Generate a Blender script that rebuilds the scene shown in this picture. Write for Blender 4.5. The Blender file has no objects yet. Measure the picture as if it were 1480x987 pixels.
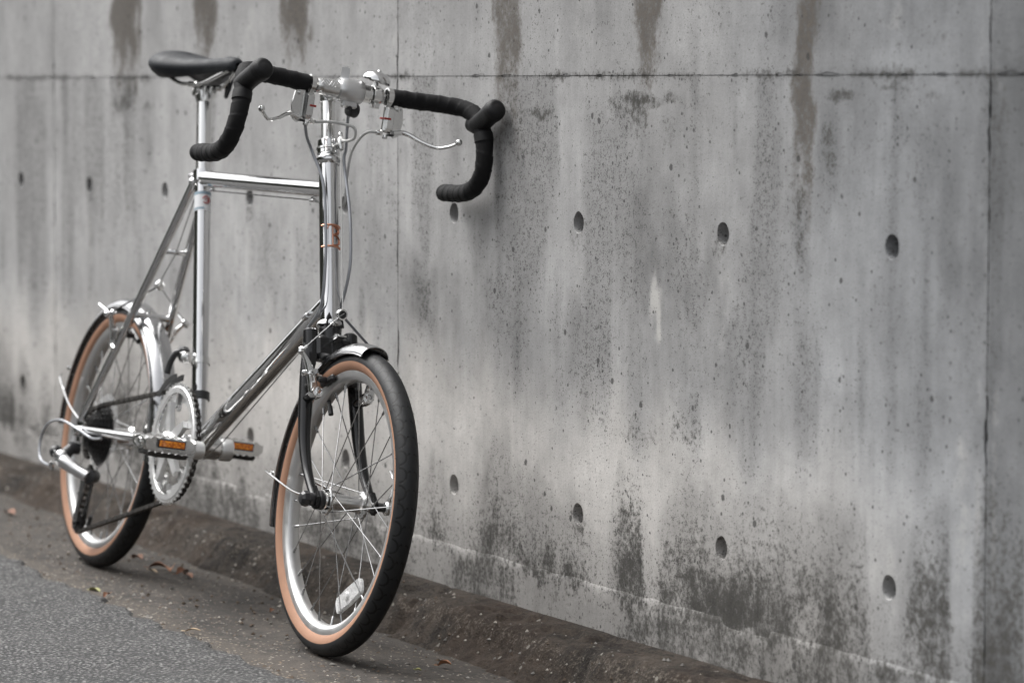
import bpy, math, random
import numpy as np
from mathutils import Vector, Matrix

random.seed(7)
rng = np.random.default_rng(11)
scene = bpy.context.scene
COL = scene.collection

# ------------------------------------------------------------------ camera
SEAM = 0.8823                       # height of the horizontal form joint of the wall
cam_d = bpy.data.cameras.new('camera')
cam = bpy.data.objects.new('camera', cam_d)
COL.objects.link(cam)
yaw, pitch, roll = 0.455963, 0.0719304, 0.00138372
d = Vector((-math.cos(yaw) * math.cos(pitch), math.sin(yaw) * math.cos(pitch), -math.sin(pitch)))
r0 = Vector((math.sin(yaw), math.cos(yaw), 0))
u0 = r0.cross(d)
rr = r0 * math.cos(roll) + u0 * math.sin(roll)
uu = u0 * math.cos(roll) - r0 * math.sin(roll)
M = Matrix((rr, uu, -d)).transposed().to_4x4()
M.translation = Vector((7.1330, -2.50828, SEAM - 0.01251))
cam.matrix_world = M
cam_d.sensor_width = 36
cam_d.lens = 125.54
cam_d.clip_end = 500
cam_d.dof.use_dof = True
cam_d.dof.focus_distance = 5.42
cam_d.dof.aperture_fstop = 4.8
scene.camera = cam

# ------------------------------------------------------------------ sky, sun, exposure
SUN_EL, SUN_AZ = math.radians(58), math.radians(215)      # azimuth: direction the light comes from, from +X counter-clockwise
world = bpy.data.worlds.new('World')
scene.world = world
world.use_nodes = True
wn = world.node_tree.nodes
wl = world.node_tree.links
bg = wn['Background']
sky = wn.new('ShaderNodeTexSky')
sky.sky_type = 'NISHITA'
sky.sun_disc = False
sky.sun_elevation = SUN_EL
sky.sun_rotation = math.radians(90) - SUN_AZ
sky.dust_density = 6.0
sky.air_density = 1.0
sky.ozone_density = 1.0
hs = wn.new('ShaderNodeHueSaturation')
hs.inputs['Saturation'].default_value = 0.12
wl.new(sky.outputs[0], hs.inputs['Color'])
wl.new(hs.outputs[0], bg.inputs['Color'])
bg.inputs['Strength'].default_value = 0.15
sd = bpy.data.lights.new('sun', 'SUN')
sd.energy = 1.05
sd.angle = math.radians(50)
sd.color = (1.0, 0.985, 0.965)
sun = bpy.data.objects.new('sun', sd)
COL.objects.link(sun)
sv = Vector((math.cos(SUN_AZ) * math.cos(SUN_EL), math.sin(SUN_AZ) * math.cos(SUN_EL), math.sin(SUN_EL)))
sun.rotation_euler = sv.to_track_quat('Z', 'Y').to_euler()
sun.location = (0, -4, 6)
scene.view_settings.view_transform = 'Standard'
scene.view_settings.look = 'None'
scene.view_settings.gamma = 1
scene.view_settings.exposure = 1.05
scene.render.engine = 'CYCLES'


# ================================================================== helpers
def tag(o, label=None, cat=None, group=None, kind=None):
    if label: o['label'] = label
    if cat: o['category'] = cat
    if group: o['group'] = group
    if kind: o['kind'] = kind
    return o


def empty(name, mat=None, loc=(0, 0, 0)):
    o = bpy.data.objects.new(name, None)
    COL.objects.link(o)
    o.empty_display_size = 0.1
    if mat is not None:
        o.matrix_world = mat
    else:
        o.location = loc
    return o


def hash2(ix, iy, seed):
    n = (ix.astype(np.int64) * 374761393 + iy.astype(np.int64) * 668265263 + seed * 1442695041) & 0xffffffff
    n = ((n ^ (n >> 13)) * 1274126177) & 0xffffffff
    n = n ^ (n >> 16)
    return (n & 0xffffff) / float(0xffffff)


def vnoise(x, y, seed=0):
    ix = np.floor(x); iy = np.floor(y)
    fx = x - ix; fy = y - iy
    fx = fx * fx * (3 - 2 * fx); fy = fy * fy * (3 - 2 * fy)
    a = hash2(ix, iy, seed); b = hash2(ix + 1, iy, seed)
    c = hash2(ix, iy + 1, seed); e = hash2(ix + 1, iy + 1, seed)
    return (a * (1 - fx) + b * fx) * (1 - fy) + (c * (1 - fx) + e * fx) * fy


def fbm(x, y, seed=0, octv=4, gain=0.5):
    s = 0; a = 1; t = 0
    for k in range(octv):
        s = s + a * vnoise(x * 2 ** k, y * 2 ** k, seed + 17 * k)
        t += a; a *= gain
    return s / t


def sstep(a, b, x):
    t = np.clip((x - a) / (b - a), 0, 1)
    return t * t * (3 - 2 * t)


def catmull(pts, k=6):
    P = [np.array(p, float) for p in pts]
    P = [2 * P[0] - P[1]] + P + [2 * P[-1] - P[-2]]
    out = []
    for i in range(1, len(P) - 2):
        for j in range(k):
            t = j / k
            a, b, c, e = P[i - 1], P[i], P[i + 1], P[i + 2]
            out.append(0.5 * (2 * b + (c - a) * t + (2 * a - 5 * b + 4 * c - e) * t * t + (3 * b - a - 3 * c + e) * t ** 3))
    out.append(P[-2])
    return out


def unit(v):
    v = np.array(v, float)
    return v / np.linalg.norm(v)


def perp(dv):
    a = np.array([0, 0, 1.0]) if abs(dv[2]) < 0.9 else np.array([1.0, 0, 0])
    e1 = unit(np.cross(dv, a))
    return e1, np.cross(dv, e1)


class MB:
    """collects geometry for one mesh object"""
    def __init__(self):
        self.v = []; self.f = []; self.m = []; self.uv = None

    def add(self, verts, faces, mi=0):
        b = len(self.v)
        self.v.extend([tuple(p) for p in verts])
        self.f.extend([tuple(i + b for i in f) for f in faces])
        self.m.extend([mi] * len(faces))

    def box(self, c, size, ax=None, bev=0.0, mi=0):
        """box with chamfered edges; ax = 3 axis vectors"""
        A = np.array(ax if ax is not None else np.eye(3), float)
        h = np.array(size, float) / 2
        b = min(bev, min(h) * 0.9)
        c = np.array(c, float)
        if b <= 0:
            vs = [(sx * h[0], sy * h[1], sz * h[2]) for sx in (-1, 1) for sy in (-1, 1) for sz in (-1, 1)]
            fs = [(0, 1, 3, 2), (4, 6, 7, 5), (0, 4, 5, 1), (2, 3, 7, 6), (0, 2, 6, 4), (1, 5, 7, 3)]
        else:
            vs = []; idx = {}
            for sx in (-1, 1):
                for sy in (-1, 1):
                    for sz in (-1, 1):
                        for k in range(3):
                            q = [sx * (h[0] - b), sy * (h[1] - b), sz * (h[2] - b)]
                            q[k] = (sx, sy, sz)[k] * h[k]
                            idx[(sx, sy, sz, k)] = len(vs); vs.append(q)
            fs = []
            for k in range(3):
                i, j = [t for t in range(3) if t != k]
                for s in (-1, 1):
                    loop = []
                    for (a, e) in ((-1, -1), (1, -1), (1, 1), (-1, 1)):
                        t = [0, 0, 0]; t[k] = s; t[i] = a; t[j] = e
                        loop.append(idx[(*t, k)])
                    fs.append(loop)
            for k in range(3):
                i, j = [t for t in range(3) if t != k]
                for a in (-1, 1):
                    for e in (-1, 1):
                        t0 = [0, 0, 0]; t1 = [0, 0, 0]
                        t0[k] = -1; t1[k] = 1; t0[i] = t1[i] = a; t0[j] = t1[j] = e
                        fs.append([idx[(*t0, i)], idx[(*t1, i)], idx[(*t1, j)], idx[(*t0, j)]])
            for sx in (-1, 1):
                for sy in (-1, 1):
                    for sz in (-1, 1):
                        fs.append([idx[(sx, sy, sz, k)] for k in range(3)])
        self.add([c + A[0] * q[0] + A[1] * q[1] + A[2] * q[2] for q in vs], fs, mi)

    def tube(self, pts, r, n=12, caps=True, mi=0, flat=None, rfun=None):
        P = [np.array(p, float) for p in pts]
        m = len(P)
        R = [r] * m if np.isscalar(r) else list(r)
        if len(R) != m:
            R = np.interp(np.linspace(0, 1, m), np.linspace(0, 1, len(R)), R)
        T = [unit(P[min(i + 1, m - 1)] - P[max(i - 1, 0)]) for i in range(m)]
        e1, e2 = perp(T[0])
        vs = []
        s = 0.0
        for i in range(m):
            if i:
                e1 = unit(e1 - T[i] * (e1 @ T[i])); e2 = np.cross(T[i], e1)
                s += np.linalg.norm(P[i] - P[i - 1])
            for k in range(n):
                a = 2 * math.pi * k / n
                q = R[i] if rfun is None else R[i] + rfun(s, a)
                c1, c2 = math.cos(a) * q, math.sin(a) * q
                if flat: c1 *= flat[0]; c2 *= flat[1]
                vs.append(P[i] + e1 * c1 + e2 * c2)
        fs = [(i * n + k, i * n + (k + 1) % n, (i + 1) * n + (k + 1) % n, (i + 1) * n + k) for i in range(m - 1) for k in range(n)]
        if caps:
            fs.append(tuple(range(n))[::-1]); fs.append(tuple((m - 1) * n + k for k in range(n)))
        self.add(vs, fs, mi)

    def cyl(self, a, b, r1, r2=None, n=20, bev=0.0, mi=0):
        a = np.array(a, float); b = np.array(b, float); r2 = r1 if r2 is None else r2
        L = np.linalg.norm(b - a)
        prof = [(0, 0), (r1, 0), (r2, L), (0, L)]
        if bev > 0:
            prof = [(0, 0), (r1 - bev, 0), (r1 - bev * .3, bev * .3), (r1, bev), (r2, L - bev), (r2 - bev * .3, L - bev * .3), (r2 - bev, L), (0, L)]
        self.lathe(a, b - a, prof, n, mi)

    def lathe(self, o, axis, prof, n=24, mi=0, closed=False, a0=0.0, a1=2 * math.pi):
        o = np.array(o, float); ax = unit(axis); e1, e2 = perp(ax)
        vs = []; m = len(prof)
        full = abs(a1 - a0 - 2 * math.pi) < 1e-6
        cnt = n if full else n + 1
        for k in range(cnt):
            a = a0 + (a1 - a0) * k / n
            dd = e1 * math.cos(a) + e2 * math.sin(a)
            for (r, h) in prof:
                vs.append(o + ax * h + dd * r)
        fs = []
        for k in range(n):
            k2 = (k + 1) % cnt
            for j in range(m if closed else m - 1):
                j2 = (j + 1) % m
                if prof[j][0] < 1e-9 and prof[j2][0] < 1e-9: continue
                if prof[j][0] < 1e-9: fs.append((k * m + j, k * m + j2, k2 * m + j2))
                elif prof[j2][0] < 1e-9: fs.append((k * m + j, k * m + j2, k2 * m + j))
                else: fs.append((k * m + j, k * m + j2, k2 * m + j2, k2 * m + j))
        self.add(vs, fs, mi)

    def sphere(self, c, r, n=16, m=10, sc=(1, 1, 1), ax=None, mi=0):
        A = np.array(ax if ax is not None else np.eye(3), float)
        c = np.array(c, float); vs = []; fs = []
        for i in range(m + 1):
            t = math.pi * i / m
            for k in range(n):
                a = 2 * math.pi * k / n
                q = (r * sc[0] * math.sin(t) * math.cos(a), r * sc[1] * math.sin(t) * math.sin(a), r * sc[2] * math.cos(t))
                vs.append(c + A[0] * q[0] + A[1] * q[1] + A[2] * q[2])
        for i in range(m):
            for k in range(n):
                fs.append((i * n + k, (i + 1) * n + k, (i + 1) * n + (k + 1) % n, i * n + (k + 1) % n))
        self.add(vs, fs, mi)

    def plate(self, outline, o, ex, ey, th, mi=0, holes=None):
        """extruded 2-D outline, centred on o in the plane ex, ey"""
        o = np.array(o, float); ex = unit(ex); ey = unit(ey); nz = np.cross(ex, ey)
        m = len(outline)
        vs = [o + ex * p[0] + ey * p[1] + nz * s * th / 2 for s in (-1, 1) for p in outline]
        fs = [tuple(range(m))[::-1], tuple(range(m, 2 * m))] + [(k, (k + 1) % m, m + (k + 1) % m, m + k) for k in range(m)]
        self.add(vs, fs, mi)

    def ringplate(self, outer, inner, o, ex, ey, th, mi=0):
        """plate with a hole; outer and inner have the same number of points"""
        o = np.array(o, float); ex = unit(ex); ey = unit(ey); nz = np.cross(ex, ey)
        m = len(outer)
        vs = [o + ex * p[0] + ey * p[1] + nz * s * th / 2 for s in (-1, 1) for L in (outer, inner) for p in L]
        fs = []
        for k in range(m):
            k2 = (k + 1) % m
            fs += [(k, k2, m + k2, m + k)[::-1], (2 * m + k, 2 * m + k2, 3 * m + k2, 3 * m + k),
                   (k, k2, 2 * m + k2, 2 * m + k), (m + k, 3 * m + k, 3 * m + k2, m + k2)]
        self.add(vs, fs, mi)

    def build(self, name, mats, parent=None, scale=1.0, smooth=35, origin=None):
        me = bpy.data.meshes.new(name)
        V = np.array(self.v, float)
        if origin is not None: V = V - np.array(origin, float)
        V = V * scale
        me.from_pydata(V.tolist(), [], self.f)
        mats = mats if isinstance(mats, (list, tuple)) else [mats]
        for mt in mats: me.materials.append(mt)
        if len(mats) > 1: me.polygons.foreach_set('material_index', self.m)
        if self.uv is not None:
            ul = me.uv_layers.new(name='UVMap')
            li = np.zeros(len(me.loops), np.int32); me.loops.foreach_get('vertex_index', li)
            ul.data.foreach_set('uv', np.array(self.uv, np.float32)[li].ravel())
        if smooth:
            me.shade_smooth()
            me.set_sharp_from_angle(angle=math.radians(smooth))
        me.validate()
        me.update()
        o = bpy.data.objects.new(name, me)
        COL.objects.link(o)
        if parent is not None: o.parent = parent
        if origin is not None: o.location = np.array(origin, float) * scale
        return o


# ================================================================== materials
def mat(name):
    m = bpy.data.materials.new(name); m.use_nodes = True
    return m, m.node_tree.nodes, m.node_tree.links, m.node_tree.nodes['Principled BSDF']


def simple(name, col, rough=0.5, metal=0.0, coat=0.0, bump=0.0, bscale=400.0, rvar=0.0, cvar=0.0, spec=0.5, vscale=60):
    m, n, l, b = mat(name)
    b.inputs['Base Color'].default_value = (*col, 1)
    b.inputs['Roughness'].default_value = rough
    b.inputs['Metallic'].default_value = metal
    b.inputs['Specular IOR Level'].default_value = spec
    if coat:
        b.inputs['Coat Weight'].default_value = coat; b.inputs['Coat Roughness'].default_value = 0.06
    tc = n.new('ShaderNodeTexCoord')
    if bump:
        nz = n.new('ShaderNodeTexNoise'); nz.inputs['Scale'].default_value = bscale; nz.inputs['Detail'].default_value = 3
        bp = n.new('ShaderNodeBump'); bp.inputs['Strength'].default_value = bump; bp.inputs['Distance'].default_value = 0.001
        l.new(tc.outputs['Object'], nz.inputs['Vector']); l.new(nz.outputs[0], bp.inputs['Height']); l.new(bp.outputs[0], b.inputs['Normal'])
    if rvar or cvar:
        nz = n.new('ShaderNodeTexNoise'); nz.inputs['Scale'].default_value = vscale; nz.inputs['Detail'].default_value = 5
        l.new(tc.outputs['Object'], nz.inputs['Vector'])
        if rvar:
            mr = n.new('ShaderNodeMapRange'); mr.inputs['From Min'].default_value = 0.3; mr.inputs['From Max'].default_value = 0.7
            mr.inputs['To Min'].default_value = max(rough - rvar, 0.02); mr.inputs['To Max'].default_value = rough + rvar
            l.new(nz.outputs[0], mr.inputs['Value']); l.new(mr.outputs[0], b.inputs['Roughness'])
        if cvar:
            mx = n.new('ShaderNodeMix'); mx.data_type = 'RGBA'
            mx.inputs[6].default_value = (*[c * (1 - cvar) for c in col], 1); mx.inputs[7].default_value = (*[min(1, c * (1 + cvar)) for c in col], 1)
            l.new(nz.outputs[0], mx.inputs[0]); l.new(mx.outputs[2], b.inputs['Base Color'])
    return m


CHROME = simple('chrome_plating', (0.70, 0.70, 0.70), 0.07, 1.0, rvar=0.035)
FENDERM = simple('brushed_mudguard_alloy', (0.47, 0.47, 0.475), 0.2, 1.0, rvar=0.08, bump=0.08, bscale=300)
CRANKM = simple('crank_aluminium', (0.76, 0.76, 0.755), 0.46, 1.0, rvar=0.06)
POLISH = simple('polished_aluminium', (0.72, 0.72, 0.71), 0.2, 1.0, rvar=0.06)
SATIN = simple('satin_aluminium', (0.66, 0.66, 0.66), 0.36, 1.0, rvar=0.06, bump=0.05, bscale=900)
RIMM = simple('rim_aluminium', (0.60, 0.60, 0.595), 0.42, 1.0, rvar=0.06)
STEEL = simple('spoke_steel', (0.40, 0.40, 0.40), 0.27, 1.0)
DARKSTEEL = simple('dark_steel', (0.10, 0.10, 0.10), 0.4, 0.9, cvar=0.3)
CHAINM = simple('oiled_chain_steel', (0.07, 0.065, 0.06), 0.45, 0.8, cvar=0.4)
BLACKPAINT = simple('black_gloss_paint', (0.007, 0.007, 0.0075), 0.22, 0.0, coat=0.3, spec=0.4)
BLACKPLASTIC = simple('black_plastic', (0.014, 0.014, 0.015), 0.42, bump=0.1)
TAPE = simple('handlebar_tape', (0.0085, 0.0085, 0.009), 0.75, bump=0.5, bscale=1500, cvar=0.25, spec=0.22)
HOODM = simple('hood_rubber', (0.009, 0.009, 0.0096), 0.55, bump=0.25, bscale=1800, spec=0.3)
SADDLEM = simple('saddle_rubber', (0.0095, 0.0114, 0.0145), 0.58, bump=0.3, bscale=1500, rvar=0.08, spec=0.35)
TAN = simple('tan_sidewall', (0.32, 0.178, 0.115), 0.75, bump=0.3, bscale=700, cvar=0.10, vscale=90, spec=0.3)
CABLE = simple('cable_housing', (0.30, 0.31, 0.33), 0.35, 0.6)
CABLED = simple('dark_cable_housing', (0.10, 0.10, 0.11), 0.35, 0.4)
WHITEPL = simple('grey_white_cable', (0.45, 0.45, 0.44), 0.45)
COPPER = simple('copper_badge', (0.62, 0.30, 0.20), 0.28, 1.0)
RED = simple('red_mark', (0.30, 0.022, 0.016), 0.4)
STICKER = simple('white_sticker', (0.62, 0.63, 0.64), 0.4)
STICKERB = simple('grey_blue_print', (0.22, 0.30, 0.36), 0.4)
COPPERSTICK = simple('gold_seal', (0.55, 0.26, 0.06), 0.35)


def reflector_mat(name, c1, c2, sc):
    m, n, l, b = mat(name)
    tc = n.new('ShaderNodeTexCoord')
    vo = n.new('ShaderNodeTexVoronoi'); vo.inputs['Scale'].default_value = sc; vo.inputs['Randomness'].default_value = 0.15
    cr = n.new('ShaderNodeMix'); cr.data_type = 'RGBA'; cr.inputs[6].default_value = (*c1, 1); cr.inputs[7].default_value = (*c2, 1)
    sp = n.new('ShaderNodeSeparateColor')
    l.new(tc.outputs['Object'], vo.inputs['Vector']); l.new(vo.outputs['Color'], sp.inputs[0]); l.new(sp.outputs[0], cr.inputs[0])
    l.new(cr.outputs[2], b.inputs['Base Color'])
    bp = n.new('ShaderNodeBump'); bp.inputs['Strength'].default_value = 0.6; bp.inputs['Distance'].default_value = 0.001
    l.new(vo.outputs['Distance'], bp.inputs['Height']); l.new(bp.outputs[0], b.inputs['Normal'])
    b.inputs['Roughness'].default_value = 0.16
    b.inputs['Coat Weight'].default_value = 0.6
    return m


AMBER = reflector_mat('amber_reflector', (0.50, 0.10, 0.005), (0.92, 0.32, 0.018), 330)
CLEARREF = reflector_mat('clear_reflector', (0.50, 0.50, 0.50), (0.72, 0.72, 0.715), 420)
PROT, _n, _l, _b = mat('clear_plastic_disc')
_b.inputs['Base Color'].default_value = (0.8, 0.82, 0.84, 1); _b.inputs['Alpha'].default_value = 0.10; _b.inputs['Roughness'].default_value = 0.15


def tyre_mat(pattern):
    m, n, l, b = mat('tyre_rubber')
    b.inputs['Base Color'].default_value = (0.017, 0.017, 0.018, 1)
    b.inputs['Roughness'].default_value = 0.5
    b.inputs['Specular IOR Level'].default_value = 0.28
    uv = n.new('ShaderNodeUVMap'); sx = n.new('ShaderNodeSeparateXYZ'); l.new(uv.outputs[0], sx.inputs[0])

    def mth(op, a, bb=None, c=None):
        q = n.new('ShaderNodeMath'); q.operation = op
        for i, s in enumerate((a, bb, c)):
            if s is None: continue
            if hasattr(s, 'node'): l.new(s, q.inputs[i])
            else: q.inputs[i].default_value = s
        return q.outputs[0]
    # u: pattern cells round the wheel, v: -1..1 across the tread
    fu = mth('SUBTRACT', mth('FRACT', sx.outputs[0]), 0.5)
    av = mth('ABSOLUTE', sx.outputs[1])
    dv = mth('MULTIPLY', mth('SUBTRACT', av, 0.80), 0.9)
    rad_d = mth('ABSOLUTE', mth('SUBTRACT', mth('SQRT', mth('ADD', mth('MULTIPLY', fu, fu), mth('MULTIPLY', dv, dv))), 0.40))
    arc = mth('MULTIPLY', mth('LESS_THAN', rad_d, 0.06), mth('LESS_THAN', av, 0.86))
    wave = mth('MULTIPLY', mth('SINE', mth('MULTIPLY', av, 9.0)), 0.20)
    tail = mth('LESS_THAN', mth('ABSOLUTE', mth('SUBTRACT', fu, wave)), 0.06)
    tail = mth('MULTIPLY', tail, mth('LESS_THAN', mth('ABSOLUTE', mth('SUBTRACT', av, 0.24)), 0.14))
    tot = mth('MAXIMUM', arc, tail)
    nz = n.new('ShaderNodeTexNoise'); nz.inputs['Scale'].default_value = 90; nz.inputs['Detail'].default_value = 6
    tc = n.new('ShaderNodeTexCoord'); l.new(tc.outputs['Object'], nz.inputs['Vector'])
    hgt = mth('SUBTRACT', mth('MULTIPLY', nz.outputs[0], 0.12), tot)
    bp = n.new('ShaderNodeBump'); bp.inputs['Strength'].default_value = 1.0; bp.inputs['Distance'].default_value = 0.002
    l.new(hgt, bp.inputs['Height']); l.new(bp.outputs[0], b.inputs['Normal'])
    mx = n.new('ShaderNodeMix'); mx.data_type = 'RGBA'
    mx.inputs[6].default_value = (0.0145, 0.0152, 0.0162, 1); mx.inputs[7].default_value = (0.003, 0.003, 0.003, 1)
    l.new(tot, mx.inputs[0])
    du2 = n.new('ShaderNodeMix'); du2.data_type = 'RGBA'; du2.inputs[7].default_value = (0.030, 0.028, 0.025, 1)
    dm = n.new('ShaderNodeMapRange'); dm.inputs['From Min'].default_value = 0.52; dm.inputs['From Max'].default_value = 0.75; dm.inputs['To Max'].default_value = 0.45
    l.new(nz.outputs[0], dm.inputs['Value']); l.new(dm.outputs[0], du2.inputs[0]); l.new(mx.outputs[2], du2.inputs[6])
    l.new(du2.outputs[2], b.inputs['Base Color'])
    return m


TYRE = tyre_mat(True)


# ---- surfaces
class NT:
    def __init__(self, name):
        self.m, self.n, self.l, self.b = mat(name)
        g = self.n.new('ShaderNodeNewGeometry'); self.pos = g.outputs['Position']

    def set(self, inp, v):
        if hasattr(v, 'node'): self.l.new(v, inp)
        else: inp.default_value = v

    def math(self, op, a, b=None, c=None, clamp=False):
        q = self.n.new('ShaderNodeMath'); q.operation = op; q.use_clamp = clamp
        for i, s in enumerate((a, b, c)):
            if s is not None: self.set(q.inputs[i], s)
        return q.outputs[0]

    def scaled(self, sx, sy, sz, off=(0, 0, 0)):
        q = self.n.new('ShaderNodeMapping'); self.l.new(self.pos, q.inputs['Vector'])
        q.inputs['Scale'].default_value = (sx, sy, sz); q.inputs['Location'].default_value = off
        return q.outputs[0]

    def noise(self, scale, detail=4, rough=0.5, vec=None, dist=0.0):
        q = self.n.new('ShaderNodeTexNoise'); q.inputs['Scale'].default_value = scale; q.inputs['Detail'].default_value = detail
        q.inputs['Roughness'].default_value = rough; q.inputs['Distortion'].default_value = dist
        self.l.new(vec if vec is not None else self.pos, q.inputs['Vector'])
        return q.outputs[0]

    def voro(self, scale, vec=None, feature='F1'):
        q = self.n.new('ShaderNodeTexVoronoi'); q.inputs['Scale'].default_value = scale; q.feature = feature
        self.l.new(vec if vec is not None else self.pos, q.inputs['Vector'])
        return q

    def rng(self, v, a, b, lo=0.0, hi=1.0, smooth=True):
        q = self.n.new('ShaderNodeMapRange'); q.interpolation_type = 'SMOOTHSTEP' if smooth else 'LINEAR'
        self.set(q.inputs['Value'], v)
        q.inputs['From Min'].default_value = a; q.inputs['From Max'].default_value = b
        q.inputs['To Min'].default_value = lo; q.inputs['To Max'].default_value = hi
        return q.outputs[0]

    def mix(self, f, a, b, mode='MIX'):
        q = self.n.new('ShaderNodeMix'); q.data_type = 'RGBA'; q.blend_type = mode; q.clamp_factor = True
        self.set(q.inputs[0], f)
        self.set(q.inputs[6], (*a, 1) if isinstance(a, tuple) else a); self.set(q.inputs[7], (*b, 1) if isinstance(b, tuple) else b)
        return q.outputs[2]

    def attr(self, name):
        q = self.n.new('ShaderNodeAttribute'); q.attribute_name = name
        return q.outputs['Fac']

    def bump(self, h, strength, dist, normal=None):
        q = self.n.new('ShaderNodeBump'); q.inputs['Strength'].default_value = strength; q.inputs['Distance'].default_value = dist
        self.l.new(h, q.inputs['Height'])
        if normal is not None: self.l.new(normal, q.inputs['Normal'])
        return q.outputs[0]


def concrete_mat():
    t = NT('weathered_concrete')
    A = t.math
    streakf = t.noise(1.0, 4, 0.65, t.scaled(80, 10, 6.0, (3, 1, 7)))
    mott = t.noise(24, 4, 0.66)
    grain = t.noise(330, 2, 0.6)
    speck = t.noise(95, 5, 0.80)
    f = A('ADD', A('MULTIPLY', mott, 0.55), A('MULTIPLY', streakf, 0.30))
    f = A('ADD', f, A('MULTIPLY', grain, 0.50))
    f = A('ADD', f, A('MULTIPLY', speck, 0.35))
    f = A('ADD', f, 0.15)
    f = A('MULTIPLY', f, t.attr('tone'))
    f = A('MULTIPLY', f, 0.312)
    tc = t.n.new('ShaderNodeCombineColor')
    for i in range(3): t.l.new(f, tc.inputs[i])
    col = t.mix(t.attr('warm'), tc.outputs[0], t.mix(1.0, tc.outputs[0], (1.0, 0.968, 0.928), 'MULTIPLY'))
    col = t.mix(t.attr('cool'), col, t.mix(1.0, col, (0.935, 0.965, 1.0), 'MULTIPLY'))
    # white efflorescence
    w = A('ADD', t.attr('white'), A('MULTIPLY', A('SUBTRACT', mott, 0.5), 1.1))
    col = t.mix(A('MULTIPLY', t.rng(w, 0.20, 0.95), 0.8), col, (0.46, 0.45, 0.43))
    # brown run-off
    br = A('ADD', t.attr('brown'), A('MULTIPLY', A('SUBTRACT', speck, 0.5), 2.0))
    br = A('ADD', br, A('MULTIPLY', A('SUBTRACT', mott, 0.5), 1.2))
    col = t.mix(A('MULTIPLY', t.rng(br, 0.12, 1.15), 0.86), col, t.mix(t.rng(speck, 0.3, 0.7), (0.026, 0.022, 0.018), (0.105, 0.088, 0.070)))
    # peppering with fine dark specks
    mould = t.attr('mould'); grey = t.attr('grey')
    dens = A('ADD', A('MULTIPLY', grey, 0.9), A('MULTIPLY', mould, 0.5))
    pep = A('ADD', A('MULTIPLY', speck, 0.60), A('MULTIPLY', grain, 0.44))
    pep = A('ADD', pep, A('MULTIPLY', dens, 0.085))
    col = t.mix(A('MULTIPLY', t.rng(pep, 0.580, 0.660), 0.80), col, (0.060, 0.059, 0.057))
    # dark lichen / mould
    mo = A('ADD', mould, A('MULTIPLY', A('SUBTRACT', speck, 0.5), 2.2))
    mo = A('ADD', mo, A('MULTIPLY', A('SUBTRACT', streakf, 0.5), 0.5))
    mo = A('ADD', mo, A('MULTIPLY', A('SUBTRACT', mott, 0.5), 1.5))
    mcol = t.mix(t.rng(speck, 0.32, 0.66), (0.010, 0.0098, 0.0092), (0.064, 0.061, 0.055))
    col = t.mix(A('MULTIPLY', t.rng(mo, 0.28, 1.22), 0.95), col, mcol)
    # air holes
    pits = None
    for sc, th, rare in ((130, 0.26, 0.915), (44, 0.17, 0.945), (17, 0.09, 0.93)):
        v = t.voro(sc)
        sp = t.n.new('ShaderNodeSeparateColor'); t.l.new(v.outputs['Color'], sp.inputs[0])
        dd = A('ADD', v.outputs['Distance'], A('MULTIPLY', A('SUBTRACT', speck, 0.5), 0.5))
        lim = A('MULTIPLY', th, A('ADD', 0.35, sp.outputs[1]))
        k = A('MULTIPLY', t.rng(A('SUBTRACT', lim, dd), -0.02, 0.03), A('GREATER_THAN', A('ADD', sp.outputs[0], A('MULTIPLY', dens, 0.06)), rare))
        pits = k if pits is None else A('MAXIMUM', pits, k)
    col = t.mix(A('MULTIPLY', pits, 0.8), col, (0.040, 0.039, 0.038))
    t.l.new(col, t.b.inputs['Base Color'])
    t.b.inputs['Roughness'].default_value = 0.88
    t.b.inputs['Specular IOR Level'].default_value = 0.25
    h = A('ADD', A('MULTIPLY', t.noise(330, 1, 0.6), 0.5), A('MULTIPLY', t.noise(40, 2, 0.7), 1.0))
    t.l.new(t.bump(h, 0.3, 0.0014), t.b.inputs['Normal'])
    return t.m


def asphalt_mat():
    t = NT('asphalt'); A = t.math
    v = t.voro(165); sp = t.n.new('ShaderNodeSeparateColor'); t.l.new(v.outputs['Color'], sp.inputs[0])
    v2 = t.voro(420, t.scaled(1, 1, 1, (4, 7, 0))); sp2 = t.n.new('ShaderNodeSeparateColor'); t.l.new(v2.outputs['Color'], sp2.inputs[0])
    big = t.noise(3, 5, 0.6); fine = t.noise(600, 3)
    stone = A('POWER', sp.outputs[0], 2.6)
    col = t.mix(stone, (0.016, 0.016, 0.016), (0.205, 0.202, 0.198))
    col = t.mix(A('MULTIPLY', A('POWER', sp2.outputs[1], 6.0), 0.8), col, (0.36, 0.355, 0.345))
    col = t.mix(t.rng(v.outputs['Distance'], 0.30, 0.62), col, (0.012, 0.012, 0.013))
    col = t.mix(t.rng(big, 0.35, 0.7, 0, 0.35), col, (0.055, 0.054, 0.052))
    t.l.new(col, t.b.inputs['Base Color']); t.b.inputs['Roughness'].default_value = 0.82
    h = A('ADD', A('MULTIPLY', A('SUBTRACT', 1.0, v.outputs['Distance']), 1.0), A('MULTIPLY', fine, 0.25))
    h = A('ADD', h, A('MULTIPLY', sp.outputs[1], 0.6))
    t.l.new(t.bump(h, 0.9, 0.003), t.b.inputs['Normal'])
    return t.m


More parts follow.
